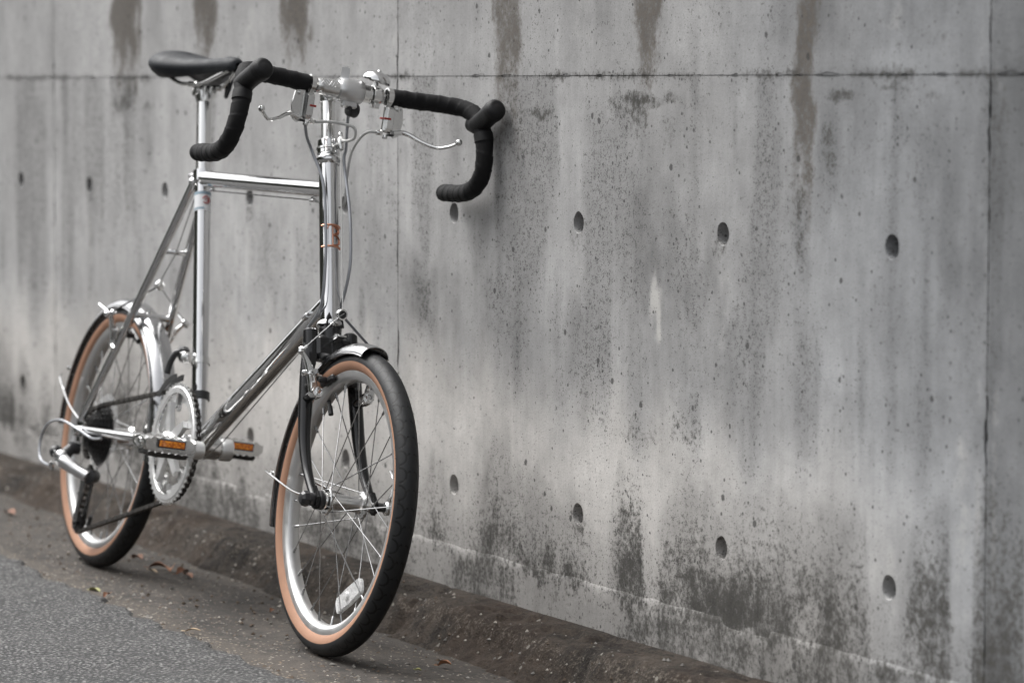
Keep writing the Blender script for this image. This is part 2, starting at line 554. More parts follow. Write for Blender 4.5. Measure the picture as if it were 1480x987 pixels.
def gutter_mat():
    t = NT('dirty_gutter_concrete'); A = t.math
    n1 = t.noise(5, 7, 0.65); n2 = t.noise(40, 7, 0.7); n3 = t.noise(230, 4, 0.6)
    f = A('ADD', A('MULTIPLY', n1, 0.6), A('MULTIPLY', n2, 0.5))
    f = A('ADD', f, A('MULTIPLY', A('SUBTRACT', n3, 0.5), 0.5))
    col = t.mix(t.rng(f, 0.34, 0.76), (0.0075, 0.0060, 0.0048), (0.058, 0.048, 0.039))
    edge = t.attr('edge')          # worn, gritty strip along the asphalt
    g = A('ADD', edge, A('MULTIPLY', A('SUBTRACT', n2, 0.5), 1.2))
    col = t.mix(A('MULTIPLY', t.rng(g, 0.35, 0.9), 0.75), col, t.mix(n3, (0.020, 0.0158, 0.0122), (0.095, 0.080, 0.064)))
    v = t.voro(150); sp = t.n.new('ShaderNodeSeparateColor'); t.l.new(v.outputs['Color'], sp.inputs[0])
    peb = A('MULTIPLY', A('LESS_THAN', v.outputs['Distance'], 0.36), A('GREATER_THAN', A('ADD', sp.outputs[0], A('MULTIPLY', edge, 0.2)), 0.86))
    col = t.mix(A('MULTIPLY', peb, 0.8), col, t.mix(sp.outputs[1], (0.16, 0.10, 0.055), (0.34, 0.31, 0.27)))
    t.l.new(col, t.b.inputs['Base Color']); t.b.inputs['Roughness'].default_value = 0.85
    h = A('ADD', A('MULTIPLY', n2, 1.0), A('MULTIPLY', n3, 0.5)); h = A('ADD', h, A('MULTIPLY', peb, 0.8))
    t.l.new(t.bump(h, 1.0, 0.004), t.b.inputs['Normal'])
    return t.m


def kerb_mat():
    t = NT('mossy_kerb_concrete'); A = t.math
    n1 = t.noise(7, 7, 0.65); n2 = t.noise(45, 7, 0.78); n3 = t.noise(230, 4, 0.7)
    col = t.mix(t.rng(A('ADD', A('ADD', A('MULTIPLY', n1, 0.4), A('MULTIPLY', n2, 0.5)), A('MULTIPLY', n3, 0.3)), 0.48, 0.74), (0.015, 0.0125, 0.0103), (0.092, 0.074, 0.059))
    rust = t.rng(t.noise(4.2, 5, 0.6, t.scaled(1, 1, 1, (2, 5, 1))), 0.46, 0.66)
    col = t.mix(A('MULTIPLY', rust, 0.40), col, t.mix(n2, (0.034, 0.022, 0.015), (0.115, 0.076, 0.052)))
    worn = t.attr('worn')
    w = A('ADD', worn, A('MULTIPLY', A('SUBTRACT', n2, 0.5), 2.2))
    w = A('ADD', w, A('MULTIPLY', A('SUBTRACT', n3, 0.5), 2.4))
    col = t.mix(A('MULTIPLY', t.rng(w, 0.74, 1.10), 0.75), col, (0.20, 0.175, 0.145))
    v = t.voro(55); sp = t.n.new('ShaderNodeSeparateColor'); t.l.new(v.outputs['Color'], sp.inputs[0])
    lich = A('MULTIPLY', A('LESS_THAN', A('ADD', v.outputs['Distance'], A('MULTIPLY', A('SUBTRACT', n3, 0.5), 0.5)), 0.22), A('GREATER_THAN', sp.outputs[0], 0.93))
    col = t.mix(A('MULTIPLY', lich, 0.7), col, (0.36, 0.34, 0.30))
    t.l.new(col, t.b.inputs['Base Color']); t.b.inputs['Roughness'].default_value = 0.9
    t.b.inputs['Specular IOR Level'].default_value = 0.3
    h = A('ADD', A('MULTIPLY', n2, 1.2), A('MULTIPLY', n3, 0.6))
    t.l.new(t.bump(h, 1.0, 0.014), t.b.inputs['Normal'])
    return t.m


CONCRETE = concrete_mat()
ASPHALT = asphalt_mat()
GUTTER = gutter_mat()
KERB = kerb_mat()

# ================================================================== the setting
SLOPE = -0.0108922                   # the street falls slightly towards the camera
GX0 = 1.0406


def gz(x):
    return np.maximum(np.minimum((x - GX0) * SLOPE, 0.12), -0.35)


def grid_mesh(name, XX, YY, ZZ, material, attrs=None, smooth=True):
    ny, nx = XX.shape
    me = bpy.data.meshes.new(name)
    V = np.stack([XX, YY, ZZ], -1).reshape(-1, 3)
    i = np.arange(ny * nx).reshape(ny, nx)
    F = np.stack([i[:-1, :-1], i[:-1, 1:], i[1:, 1:], i[1:, :-1]], -1).reshape(-1, 4)
    me.from_pydata(V.tolist(), [], F.tolist())
    me.materials.append(material)
    for k, a in (attrs or {}).items():
        at = me.attributes.new(k, 'FLOAT', 'POINT'); at.data.foreach_set('value', a.astype(np.float32).ravel())
    if smooth: me.shade_smooth()
    me.update()
    o = bpy.data.objects.new(name, me); COL.objects.link(o)
    return o


# wide ground below and beyond everything
xs = np.array([-160, -40, -12, 0, 12, 40, 160.0]); ys = np.array([-160, -60, -20, -5, 0, 5, 20, 60, 160.0])
XX, YY = np.meshgrid(xs, ys)
tag(grid_mesh('ground', XX, YY, np.full_like(XX, -0.45), GUTTER), kind='structure')

# asphalt road: ragged near edge beside the gutter
ASPH_Y = -0.493
xs = np.concatenate([np.linspace(-150, -3, 30), np.arange(-2.9, 4.6, 0.012), np.linspace(4.7, 150, 30)])
ts = np.concatenate([[0, 0.004, 0.012, 0.025, 0.05, 0.09, 0.15, 0.25, 0.4, 0.7, 1.2, 2, 4, 8, 20, 60, 155]])
XX, TT = np.meshgrid(xs, ts)
edge = ASPH_Y + (fbm(XX * 4, XX * 0, 3, 4) - 0.5) * 0.035 + (vnoise(XX * 55, XX * 0, 5) - 0.5) * 0.014 + (vnoise(XX * 21, XX * 0, 6) - 0.5) * 0.018
YY = edge - TT
ZZ = gz(XX) + 0.010 + 0.006 * (1 - np.exp(-TT / 0.12)) + (fbm(XX * 6, YY * 6, 9, 3) - 0.5) * 0.006 * np.minimum(1, TT / 0.05) + 0.012 * np.minimum(TT, 3.0)
ZZ[0] = gz(XX[0]) - 0.02
ZZ[1] = gz(XX[1]) + 0.002
tag(grid_mesh('road', XX, YY, ZZ, ASPHALT), kind='structure')

# gutter pan
FOOT = -0.140


def gdip(y):
    """the pan falls towards the kerb"""
    return -0.021 * np.clip((y + 0.325) / 0.185, 0, 1.1) ** 1.3


xs = np.concatenate([np.linspace(-150, -3, 20), np.arange(-2.9, 4.6, 0.012), np.linspace(4.7, 150, 20)])
ys = np.linspace(ASPH_Y - 0.06, FOOT + 0.05, 36)
XX, YY = np.meshgrid(xs, ys)
dip = gdip(YY) + 0.004 * np.clip((-0.36 - YY) / 0.1, 0, 1.5)
ZZ = gz(XX) + dip + (fbm(XX * 9, YY * 9, 21, 4) - 0.5) * 0.006
wheel_line = np.exp(-((YY + 0.3616) / 0.03) ** 2)
ZZ = ZZ * (1 - wheel_line) + (gz(XX) - 0.001) * wheel_line
edg = np.exp(-((YY - ASPH_Y - 0.005) / 0.055) ** 2)
tag(grid_mesh('gutter', XX, YY, ZZ, GUTTER, {'edge': edg}), kind='structure')

# kerb: rough rounded concrete lip at the foot of the wall
KTOP = 0.036
prof = [(0.02, KTOP - 0.05), (0.018, KTOP + 0.000), (-0.005, KTOP - 0.000), (-0.03, KTOP - 0.001), (-0.060, KTOP - 0.001), (-0.085, KTOP - 0.002), (-0.098, KTOP - 0.005),
        (-0.107, KTOP - 0.012), (-0.114, KTOP - 0.021), (-0.122, KTOP - 0.028), (-0.134, KTOP - 0.033), (-0.150, KTOP - 0.036), (-0.170, 0.0), (-0.195, 0.0), (-0.235, 0.0)]
pr = np.array(catmull([(a, b, 0) for a, b in prof], 5))[:, :2]
xs = np.concatenate([np.linspace(-12, -1.5, 60), np.arange(-1.45, 3.6, 0.006), np.linspace(3.65, 12, 60)])
XX, KK = np.meshgrid(xs, np.arange(len(pr)))
YY = pr[KK, 0].copy(); base = pr[KK, 1].copy()
tcl = np.clip((-YY - 0.085) / 0.025, 0, 1)
ZZ = base * (1 - tcl) + (gz(XX) + np.interp(-YY, [0.085, 0.094, 0.103, 0.113, 0.123, 0.133, 0.15, 0.19, 0.235], [0.034, 0.030, 0.021, 0.008, -0.004, -0.013, -0.022, -0.045, -0.07])) * tcl
rough = fbm(XX * 7, YY * 9, 31, 5, 0.6) - 0.5
lump = np.clip((-YY) / 0.03, 0, 1)
YY = YY - lump * ((fbm(XX * 2.1, XX * 0, 37, 3) - 0.5) * 0.035 + rough * 0.030)
ZZ = ZZ + lump * (rough * 0.018 * np.clip((0.23 + pr[KK, 0]) / 0.05, 0, 1) + (fbm(XX * 22, pr[KK, 0] * 26, 41, 4, 0.7) - 0.5) * 0.014 - 0.009 * sstep(0.56, 0.72, fbm(XX * 13, pr[KK, 0] * 17, 43, 3)))
crack = np.abs((XX * 1.0 + (fbm(pr[KK, 0] * 9, pr[KK, 0] * 9, 51, 4) - 0.5) * 0.12) % 1.37 - 0.45)
ZZ = ZZ - 0.014 * np.exp(-(crack / 0.010) ** 2) * lump
ZZ[:2] = pr[KK[:2], 1]
worn = np.exp(-((pr[KK, 0] + 0.098) / 0.022) ** 2) * 0.60 + 0.08
xs_k = xs.copy(); kerb_pts = np.stack([XX, YY, ZZ], -1)
tag(grid_mesh('kerb', XX, YY, ZZ, KERB, {'worn': worn}), kind='structure')

# ------------------------------------------------------------------ concrete wall
BROWN = [(2.005, 1.069, 0.70, 0.055, 0.95), (2.476, 1.055, 0.79, 0.041, 1), (2.922, 1.041, 0.58, 0.031, 1), (0.231, 1.124, 0.80, 0.074, 1.2), (0.67, 1.11, 0.88, 0.062, 1.2), (1.119, 1.096, 0.86, 0.065, 1.2)]
DARK = [(2.434, 0.861, 0.769, 0.033, 0.9), (2.535, 0.826, 0.751, 0.019, 0.6), (2.104, 0.834, 0.725, 0.041, 0.5), (2.989, 0.816, 0.699, 0.018, 0.7), (2.918, 0.73, 0.564, 0.015, 0.75), (2.407, 0.655, 0.457, 0.031, 0.4), (2.579, 0.691, 0.388, 0.038, 0.3), (1.981, 0.561, 0.383, 0.051, 0.3), (1.674, 0.546, 0.394, 0.039, 0.5), (0.981, 0.641, 0.357, 0.031, 0.35), (2.249, 0.532, 0.35, 0.047, 0.35), (0.216, 0.829, 0.446, 0.066, 0.45), (2.612, 0.431, 0.29, 0.025, 0.4), (2.352, 0.506, 0.348, 0.036, 0.35), (0.684, 0.871, 0.631, 0.037, 0.3), (0.089, 0.756, 0.439, 0.038, 0.35), (-0.459, 0.825, 0.132, 0.048, 0.25), (3.217, 0.801, 0.684, 0.026, 0.25), (2.753, 0.56, 0.363, 0.043, 0.35), (0.448, 0.265, -0.014, 0.055, 0.3), (1.89, 0.669, 0.534, 0.023, 0.3), (2.827, 0.795, 0.67, 0.023, 0.3)]
BLOB = [(2.449, 0.846, 0.098, 0.012, 1.0), (2.405, 0.83, 0.049, 0.014, 0.8), (2.116, 0.823, 0.053, 0.013, 0.8), (2.047, 0.815, 0.025, 0.008, 0.7), (3.027, 0.858, 0.05, 0.009, 0.9), (3.148, 0.865, 0.051, 0.006, 0.7), (3.248, 0.854, 0.029, 0.007, 0.6), (0.227, 0.836, 0.074, 0.023, 0.85), (0.361, 0.823, 0.04, 0.011, 0.8), (0.22, 0.878, 0.058, 0.01, 0.8), (0.342, 0.878, 0.064, 0.01, 0.7), (-0.306, 0.883, 0.056, 0.009, 0.6), (-0.057, 0.881, 0.062, 0.007, 0.6), (2.304, 0.884, 0.137, 0.005, 0.8), (2.067, 0.885, 0.074, 0.004, 0.5), (2.863, 0.883, 0.113, 0.007, 0.7), (3.327, 0.884, 0.047, 0.005, 0.7), (3.42, 0.885, 0.038, 0.007, 0.8), (3.23, 0.932, 0.065, 0.009, 0.4), (2.948, 0.75, 0.033, 0.013, 0.4), (3.39, 0.829, 0.031, 0.022, 0.5), (3.384, 0.342, 0.019, 0.023, 0.7), (1.675, 0.993, 0.05, 0.012, 0.3), (2.442, 0.345, 0.088, 0.023, 0.5), (2.592, 0.369, 0.063, 0.024, 0.5), (2.249, 0.419, 0.07, 0.021, 0.4), (2.33, 0.367, 0.059, 0.017, 0.35)]
WHITE = [(2.495, 0.602, 0.471, 0.015, 1.0), (2.331, 0.261, 0.121, 0.023, 0.32), (2.489, 0.288, 0.099, 0.022, 0.34), (3.147, 0.326, 0.116, 0.041, 0.38), (3.322, 0.503, 0.095, 0.019, 0.45), (1.803, 0.3, 0.101, 0.03, 0.3), (2.408, 0.478, 0.415, 0.018, 0.4), (2.069, 0.389, 0.168, 0.04, 0.25), (1.531, 0.658, 0.18, 0.029, 0.25), (2.612, 0.431, 0.27, 0.052, 0.25), (2.837, 0.67, 0.603, 0.01, 0.4), (2.942, 0.872, 0.674, 0.009, 0.4)]
MOULD = [(1.646, 0.073), (1.679, 0.125), (1.716, 0.187), (1.757, 0.162), (1.784, 0.107), (1.811, 0.099), (1.843, 0.114), (1.891, 0.177), (1.956, 0.263), (2.019, 0.241), (2.082, 0.197), (2.167, 0.185), (2.239, 0.182), (2.286, 0.15), (2.313, 0.121), (2.343, 0.125), (2.363, 0.169), (2.387, 0.251), (2.454, 0.253), (2.47, 0.14), (2.499, 0.103), (2.519, 0.177), (2.561, 0.254), (2.634, 0.252), (2.696, 0.228), (2.775, 0.247), (2.852, 0.251), (2.964, 0.259), (3.037, 0.239), (3.09, 0.218), (3.102, 0.117), (3.178, 0.118), (3.196, 0.213), (3.209, 0.269), (3.29, 0.296), (3.303, 0.119), (3.345, 0.116), (3.351, 0.277), (3.376, 0.376), (3.399, 0.37), (3.461, 0.324)]
LEDGE = 0.102                       # top of the footing strip
mx_, mz_ = np.array(MOULD).T


GREY = [(0.153, 0.871, 0.357, 0.067, 0.35), (0.981, 0.654, 0.357, 0.061, 0.4), (-0.314, 0.826, 0.297, 0.056, 0.3), (0.491, 0.584, 0.157, 0.054, 0.3), (1.66, 0.58, 0.393, 0.045, 0.75), (1.646, 0.392, 0.251, 0.028, 0.35), (1.993, 0.584, 0.384, 0.071, 0.55), (1.89, 0.647, 0.534, 0.037, 0.35), (2.104, 0.823, 0.633, 0.054, 0.5), (2.261, 0.543, 0.34, 0.06, 0.5), (2.429, 0.8, 0.407, 0.048, 0.65), (2.579, 0.701, 0.368, 0.063, 0.5), (2.733, 0.568, 0.362, 0.059, 0.5), (2.608, 0.892, 0.662, 0.041, 0.3), (2.865, 0.815, 0.557, 0.049, 0.45), (2.922, 0.721, 0.531, 0.022, 0.55), (2.993, 0.844, 0.658, 0.029, 0.55), (3.081, 0.863, 0.679, 0.043, 0.4), (3.216, 0.854, 0.675, 0.066, 0.45), (3.154, 0.628, 0.436, 0.051, 0.3), (3.284, 0.802, 0.483, 0.022, 0.4), (3.35, 0.872, 0.189, 0.019, 0.4), (2.847, 1.015, 0.886, 0.028, 0.45), (2.326, 1.028, 0.893, 0.027, 0.25), (2.687, 1.019, 0.896, 0.04, 0.25), (2.067, 1.035, 0.893, 0.034, 0.3), (2.523, 0.993, 0.892, 0.021, 0.3), (2.963, 1.012, 0.891, 0.022, 0.4), (1.473, 0.716, 0.343, 0.041, 0.3), (1.784, 0.872, 0.712, 0.032, 0.3), (3.239, 0.479, 0.354, 0.049, 0.25), (2.78, 0.746, 0.571, 0.027, 0.3), (1.533, 1.013, 0.895, 0.029, 0.2), (3.164, 0.98, 0.894, 0.101, 0.2), (0.319, 0.871, 0.62, 0.048, 0.35), (0.789, 0.595, 0.211, 0.036, 0.3), (1.229, 0.871, 0.611, 0.038, 0.25)]
PALE = [(1.811, 0.598, 0.12, 0.068, 0.6), (1.618, 0.731, 0.113, 0.129, 0.7), (1.917, 0.31, 0.339, 0.062, 0.8), (2.308, 0.27, 0.207, 0.064, 0.7), (2.87, 0.345, 0.208, 0.043, 0.6), (2.165, 0.549, 0.062, 0.076, 0.5), (2.611, 0.512, 0.103, 0.04, 0.3), (3.07, 0.355, 0.158, 0.056, 0.5), (1.784, 0.94, 0.161, 0.051, 0.5), (2.234, 0.935, 0.117, 0.053, 0.4), (2.627, 0.941, 0.082, 0.05, 0.4), (3.079, 0.904, 0.156, 0.015, 0.5), (2.768, 0.833, 0.078, 0.029, 0.4), (3.219, 0.604, 0.066, 0.045, 0.4), (2.608, 0.742, 0.124, 0.06, 0.35), (1.412, 0.241, 0.181, 0.11, 0.5), (-0.045, 0.388, 0.265, 0.22, 0.4), (0.684, 0.738, 0.183, 0.106, 0.4), (3.077, 0.485, 0.105, 0.023, 0.4)]


def stains(x, z):
    """weathering of the wall at (x, z)"""
    wob = (fbm(z * 9, x * 3, 61, 3) - 0.5) * 0.035
    jag = (fbm(x * 45, z * 22, 63, 4) - 0.5)
    cloud = fbm(x * 2.2, z * 2.6, 91, 4); band = fbm(x * 13, z * 1.1, 92, 5); patch = fbm(x * 6, z * 4, 93, 5, 0.62)
    mould = np.zeros_like(x); brown = np.zeros_like(x); white = np.zeros_like(x); grey = np.zeros_like(x)

    def streak(a, lst, soft=0.35, taper=0.0, rag=0.5, top=0.06):
        for (xc, z0, z1, hw, s) in lst:
            tt = (z0 - z) / (z0 - z1) + jag * top * 1.5
            dx = np.abs(x + wob * 0.6 - xc + jag * hw * rag + (patch - 0.5) * hw * rag) / (hw * (1 - taper * np.clip(tt, 0, 1)))
            a[:] = np.maximum(a, s * (1 - sstep(1 - soft, 1 + soft, dx)) * sstep(-0.05 - top * 0.3, top, tt) * (1 - sstep(0.35, 1.1, tt + jag * 0.35)))
    streak(mould, DARK, 0.75, 0, 1.2); streak(brown, BROWN, 0.45, 0.15, 0.9); streak(white, WHITE, 0.8, -0.3, 2.0, 0.45)
    streak(grey, GREY, 0.85, -0.15, 1.4, 0.25)
    mould *= 0.85
    for (xc, zc, rx, rz, s) in BLOB:
        q = np.sqrt(((x - xc + jag * rx * 1.2) / rx) ** 2 + ((z - zc + jag * rz * 2.0) / rz) ** 2)
        mould = np.maximum(mould, s * (1 - sstep(0.2, 1.7, q)))
    pale = np.zeros_like(x)
    for (xc, zc, rx, rz, s) in PALE:
        q = np.sqrt(((x - xc + (patch - 0.5) * rx) / rx) ** 2 + ((z - zc + (patch - 0.5) * rz) / rz) ** 2)
        pale = np.maximum(pale, s * (1 - sstep(0.3, 1.5, q)))
    # creeping mould above the footing
    free = 0.13 + 0.30 * np.clip(fbm(x * 3.3, x * 0, 71, 4) - 0.34, 0, 1) + 0.07 * (vnoise(x * 14, x * 0, 73) - 0.5)
    ztop = np.where((x > 1.646) & (x < 3.461), np.interp(x, mx_, mz_), free)
    zraw = ztop
    ztop = ztop + 0.018 + jag * 0.06 + (patch - 0.5) * 0.09 + (vnoise(x * 38, x * 0, 75) - 0.5) * 0.03
    mm = (1 - sstep(-0.13, 0.045, z - ztop)) * (0.86 + 1.0 * (fbm(x * 14, z * 8, 78, 4) - 0.5))
    strip = z < LEDGE - 0.012 + jag * 0.07 + (patch - 0.5) * 0.05
    mm = np.where(strip, np.clip(2.8 * fbm(x * 7, z * 5, 77, 4) - 0.62, 0.18, 0.85), mm)
    mould = np.maximum(mould, mm)
    # pale washed zone above the mould, specked grey zone above that
    zone = 1 - sstep(0.30, 0.47, z + 0.24 * (fbm(x * 4.5, z * 1.2, 79, 4) - 0.5) + 0.10 * (band - 0.5))
    grey = np.maximum(grey, 0.75 * sstep(0.47, 0.66, band * 0.6 + patch * 0.4) * (0.4 + 0.6 * (z < SEAM)))
    grey = grey * (1 - 0.75 * zone)
    grey = np.maximum(grey, 0.40 * (1 - sstep(0.0, 0.06, z - ztop)) * (~strip))
    # joints
    mould = np.maximum(mould, 0.28 * np.exp(-((z - SEAM) / 0.004) ** 2) + 0.5 * np.exp(-((z - SEAM) / 0.013) ** 2) * sstep(0.35, 0.75, vnoise(x * 12, z * 0, 79)) * 1.2)
    xs_ = (x + 0.225) % 1.8; xd = np.minimum(xs_, 1.8 - xs_)
    mould = np.maximum(mould, 0.42 * np.exp(-(xd / 0.005) ** 2) * (0.1 + vnoise(z * 8, x * 0, 81)))
    white = np.maximum(white, 0.42 * np.exp(-((xd - 0.018) / 0.010) ** 2) * fbm(z * 3, np.floor((x + .225) / 1.8 + 0.5), 83, 2))
    # weeping below every tie hole
    hx = (x + 0.225) % 0.45 - 0.225
    hz = (z - SEAM) % 0.45 - 0.225
    seedc = hash2(np.floor((x + 0.225) / 0.45), np.floor((z - SEAM) / 0.45), 5)
    wid = 0.010 + 0.022 * vnoise(z * 70 + x * 9, x * 3, 85)
    q = np.abs(hx + jag * 0.03) / wid
    drip = (1 - sstep(0.6, 1.5, q)) * sstep(-0.075 * (0.35 + seedc), -0.014, hz + jag * 0.03) * (hz < 0.004)
    mould = np.maximum(mould, drip * np.clip(0.25 + seedc * 0.45, 0, 1))
    rad = np.sqrt(hx ** 2 + hz ** 2)
    mould = np.maximum(mould, 0.60 * (1 - sstep(0.018, 0.021 + np.clip(jag, 0, 1) * 0.06, rad)) * (hz < 0.012) * (0.2 + seedc * 0.8))
    white = np.maximum(white, 0.34 * (1 - sstep(0.01, 0.05, np.abs(hx - 0.004 + jag * 0.03))) * (hz < 0.0) * (hz > -0.17) * (seedc > 0.45) * (1 - np.clip(mould * 1.5, 0, 1)))
    # tone of each cast panel, of pours within it, and a painted edge falloff
    tone = 1.0 + (hash2(np.floor((x + 0.225) / 1.8), np.floor((z - SEAM) / 0.9), 3) - 0.5) * 0.08
    tone = tone * (1 + 0.60 * (cloud - 0.5) + (0.34 + 0.20 * sstep(1.2, 1.8, x)) * (band - 0.5) + 0.80 * (patch - 0.5))
    tone = tone * np.interp(x, [-1, 0.5, 1.6, 2.2, 2.7, 3.1, 3.37, 3.38, 3.6], [1.04, 1.05, 1.06, 1.04, 0.95, 0.80, 0.72, 0.55, 0.50])  # panel tone mixed with vignette-like light falloff, painted darker towards the right
    tone = tone * (1 + 0.32 * np.where(strip, 0.15, zone)) * (1 - 0.48 * grey) * (1 + 0.20 * pale)
    tone = np.where(strip, tone * 0.90, tone)
    cool = sstep(2.5, 3.4, x + (fbm(x * 2, z * 2, 95, 3) - 0.5) * 0.8) * 0.9
    warm = np.clip(0.2 + 0.8 * zone, 0, 1) * (1 - cool)
    return mould, brown, white, tone, cool, grey, warm


wall = empty('concrete_wall', loc=(1.575, 0, 0))
tag(wall, 'weathered grey concrete wall with tie holes, stains and mould behind the bicycle', 'wall')


def wall_mesh(name, V, F, parent=wall, smooth=True, zoff=0.0):
    V = np.array(V, float)
    me = bpy.data.meshes.new(name)
    VV = V - np.array([1.575, 0, 0])
    me.from_pydata(VV.tolist(), [], F)
    me.materials.append(CONCRETE)
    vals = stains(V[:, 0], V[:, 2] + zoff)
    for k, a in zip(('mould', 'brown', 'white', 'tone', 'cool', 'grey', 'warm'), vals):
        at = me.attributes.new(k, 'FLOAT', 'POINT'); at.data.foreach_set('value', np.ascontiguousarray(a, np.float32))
    if smooth:
        me.shade_smooth(); me.set_sharp_from_angle(angle=math.radians(40))
    me.update()
    o = bpy.data.objects.new(name, me); COL.objects.link(o); o.parent = parent
    return o


def cell(x0, z0, N, yoff, V, F, hole=True):
    """one 0.45 m bay of a panel, with a cast tie hole in the middle"""
    st = 0.45 / N
    h = {74: 6, 20: 2}[N]
    b = len(V); cx, cz = x0 + 0.225, z0 + 0.225
    idx = {}
    c0 = N / 2
    for j in range(N + 1):
        for i in range(N + 1):
            if hole and abs(i - c0) < h - 0.01 and abs(j - c0) < h - 0.01: continue
            idx[(i, j)] = len(V)
            X, Z = x0 + i * st, z0 + j * st
            V.append((X, yoff, Z))
    for j in range(N):
        for i in range(N):
            q = [(i, j), (i + 1, j), (i + 1, j + 1), (i, j + 1)]
            if all(k in idx for k in q):
                if hole and abs(i + 0.5 - c0) < h and abs(j + 0.5 - c0) < h: continue
                F.append(tuple(idx[k] for k in q))
    if hole:
        lo, hi = int(math.ceil(c0 - h)), int(math.floor(c0 + h))
        # walk the square rim
        loop = [(i, lo) for i in range(lo, hi)] + [(hi, j) for j in range(lo, hi)] + [(i, hi) for i in range(hi, lo, -1)] + [(lo, j) for j in range(hi, lo, -1)]
        prev = [idx[k] for k in loop]
        P = np.array([V[k] for k in prev])
        ang = np.arctan2(P[:, 2] - cz, P[:, 0] - cx)
        R = 0.0172
        ph = (x0 * 37.7 + z0 * 91.3) % 6.28
        wobb = 1 + 0.015 * np.sin(3 * ang + ph) + 0.015 * np.sin(5 * ang + 2 * ph)
        m = len(loop)
        rings = [(0.66, 0), (0.33, 0), (0.06, 0.0), (0.0, 0.0)]
        newloops = []
        for tmix, dy in rings:
            cur = []
            for k in range(m):
                c = np.array([cx + math.cos(ang[k]) * R * wobb[k], cz + math.sin(ang[k]) * R * wobb[k]])
                p2 = P[k, [0, 2]] * tmix + c * (1 - tmix)
                cur.append(len(V)); V.append((p2[0], yoff + dy, p2[1]))
            newloops.append(cur)
        for rad, dy in ((0.0166, 0.0035), (0.0160, 0.012), (0.0150, 0.026), (0.0145, 0.027), (0.006, 0.0275)):
            cur = []
            for k in range(m):
                cur.append(len(V)); V.append((cx + math.cos(ang[k]) * rad, yoff + dy, cz + math.sin(ang[k]) * rad))
            newloops.append(cur)
        for cur in newloops:
            for k in range(m):
                k2 = (k + 1) % m
                F.append((prev[k], prev[k2], cur[k2], cur[k]))
            prev = cur
        F.append(tuple(prev))


for row in range(3):
    for kx in range(-4, 5):
        px0 = -0.225 + 1.8 * kx; pz0 = SEAM - 0.9 + 0.9 * row
        V, F = [], []
        yoff = 0.0004 * kx + 0.0003 * row
        for j in range(2):
            for i in range(4):
                x0, z0 = px0 + 0.45 * i, pz0 + 0.45 * j
                hires = -1.2 < x0 < 3.9 and z0 < 1.0
                cell(x0, z0, 74 if hires else 20, yoff, V, F)
        V = np.array(V)
        # pull the rims in for the joint, with a little chipping
        g = 0.0007
        for ax, lo, hi in ((0, px0, px0 + 1.8), (2, pz0, pz0 + 0.9)):
            other = V[:, 2 - ax]
            chip = (g if ax else 0.0004) + 0.016 * np.clip(fbm(other * 34, other * 0 + kx, 97 + ax, 3) - 0.58, 0, 1)
            a = V[:, ax] < lo + 1e-5; V[a, ax] += chip[a]
            a = V[:, ax] > hi - 1e-5; V[a, ax] -= chip[a]
        V = V.tolist()
        # returns along the rim
        b = len(V); q = 0.02
        e = g * 0.9
        x0, x1, z0, z1 = px0 + e, px0 + 1.8 - e, pz0 + e, pz0 + 0.9 - e
        for (a, c) in ((x0, z0), (x1, z0), (x1, z1), (x0, z1)):
            V.append((a, yoff + 0.0004, c)); V.append((a, yoff + 0.006, c))
        F += [(b + 2 * k, b + 2 * ((k + 1) % 4), b + 2 * ((k + 1) % 4) + 1, b + 2 * k + 1) for k in range(4)]
        wall_mesh('panel', V, F)

# mortar fins filling the form joints
for row in range(1, 3):
    zj = SEAM + 0.9 * (row - 1)
    X_ = np.arange(-7.4, 8.7, 0.02)
    V = [(x, 0.0004 * math.floor((x + 0.225) / 1.8) + 0.0003 * row + 0.0009 + 0.0007 * (vnoise(np.array(x * 40.0), np.array(row * 3.0), 121) - 0.5), zj + dz) for x in X_ for dz in (-0.008, 0.0, 0.008)]
    F = [(i * 3 + k, (i + 1) * 3 + k, (i + 1) * 3 + k + 1, i * 3 + k + 1) for i in range(len(X_) - 1) for k in range(2)]
    wall_mesh('joint_fin', V, F)
for kx in range(-3, 5):
    xj = -0.225 + 1.8 * kx
    Z_ = np.arange(SEAM - 0.9, SEAM + 1.8, 0.02)
    V = [(xj + dx, 0.0016 + 0.0004 * kx + 0.0007 * (vnoise(np.array(z * 40.0), np.array(kx * 3.0), 123) - 0.5), z) for z in Z_ for dx in (-0.008, 0.0, 0.008)]
    F = [(i * 3 + k, i * 3 + k + 1, (i + 1) * 3 + k + 1, (i + 1) * 3 + k) for i in range(len(Z_) - 1) for k in range(2)]
    wall_mesh('joint_fin', V, F)

# solid body of the wall behind the cast face
V, F = [], []
x0, x1, zt = -7.425 + 0.002, 8.775 - 0.002, SEAM + 1.8
for (a, c) in ((x0, -0.4), (x1, -0.4), (x1, zt), (x0, zt)):
    V.append((a, 0.0335, c)); V.append((a, 0.40, c))
F = [(0, 2, 4, 6), (1, 7, 5, 3), (0, 1, 3, 2), (4, 5, 7, 6), (2, 3, 5, 4), (0, 6, 7, 1)]
wall_mesh('wall_body', V, F, smooth=False)

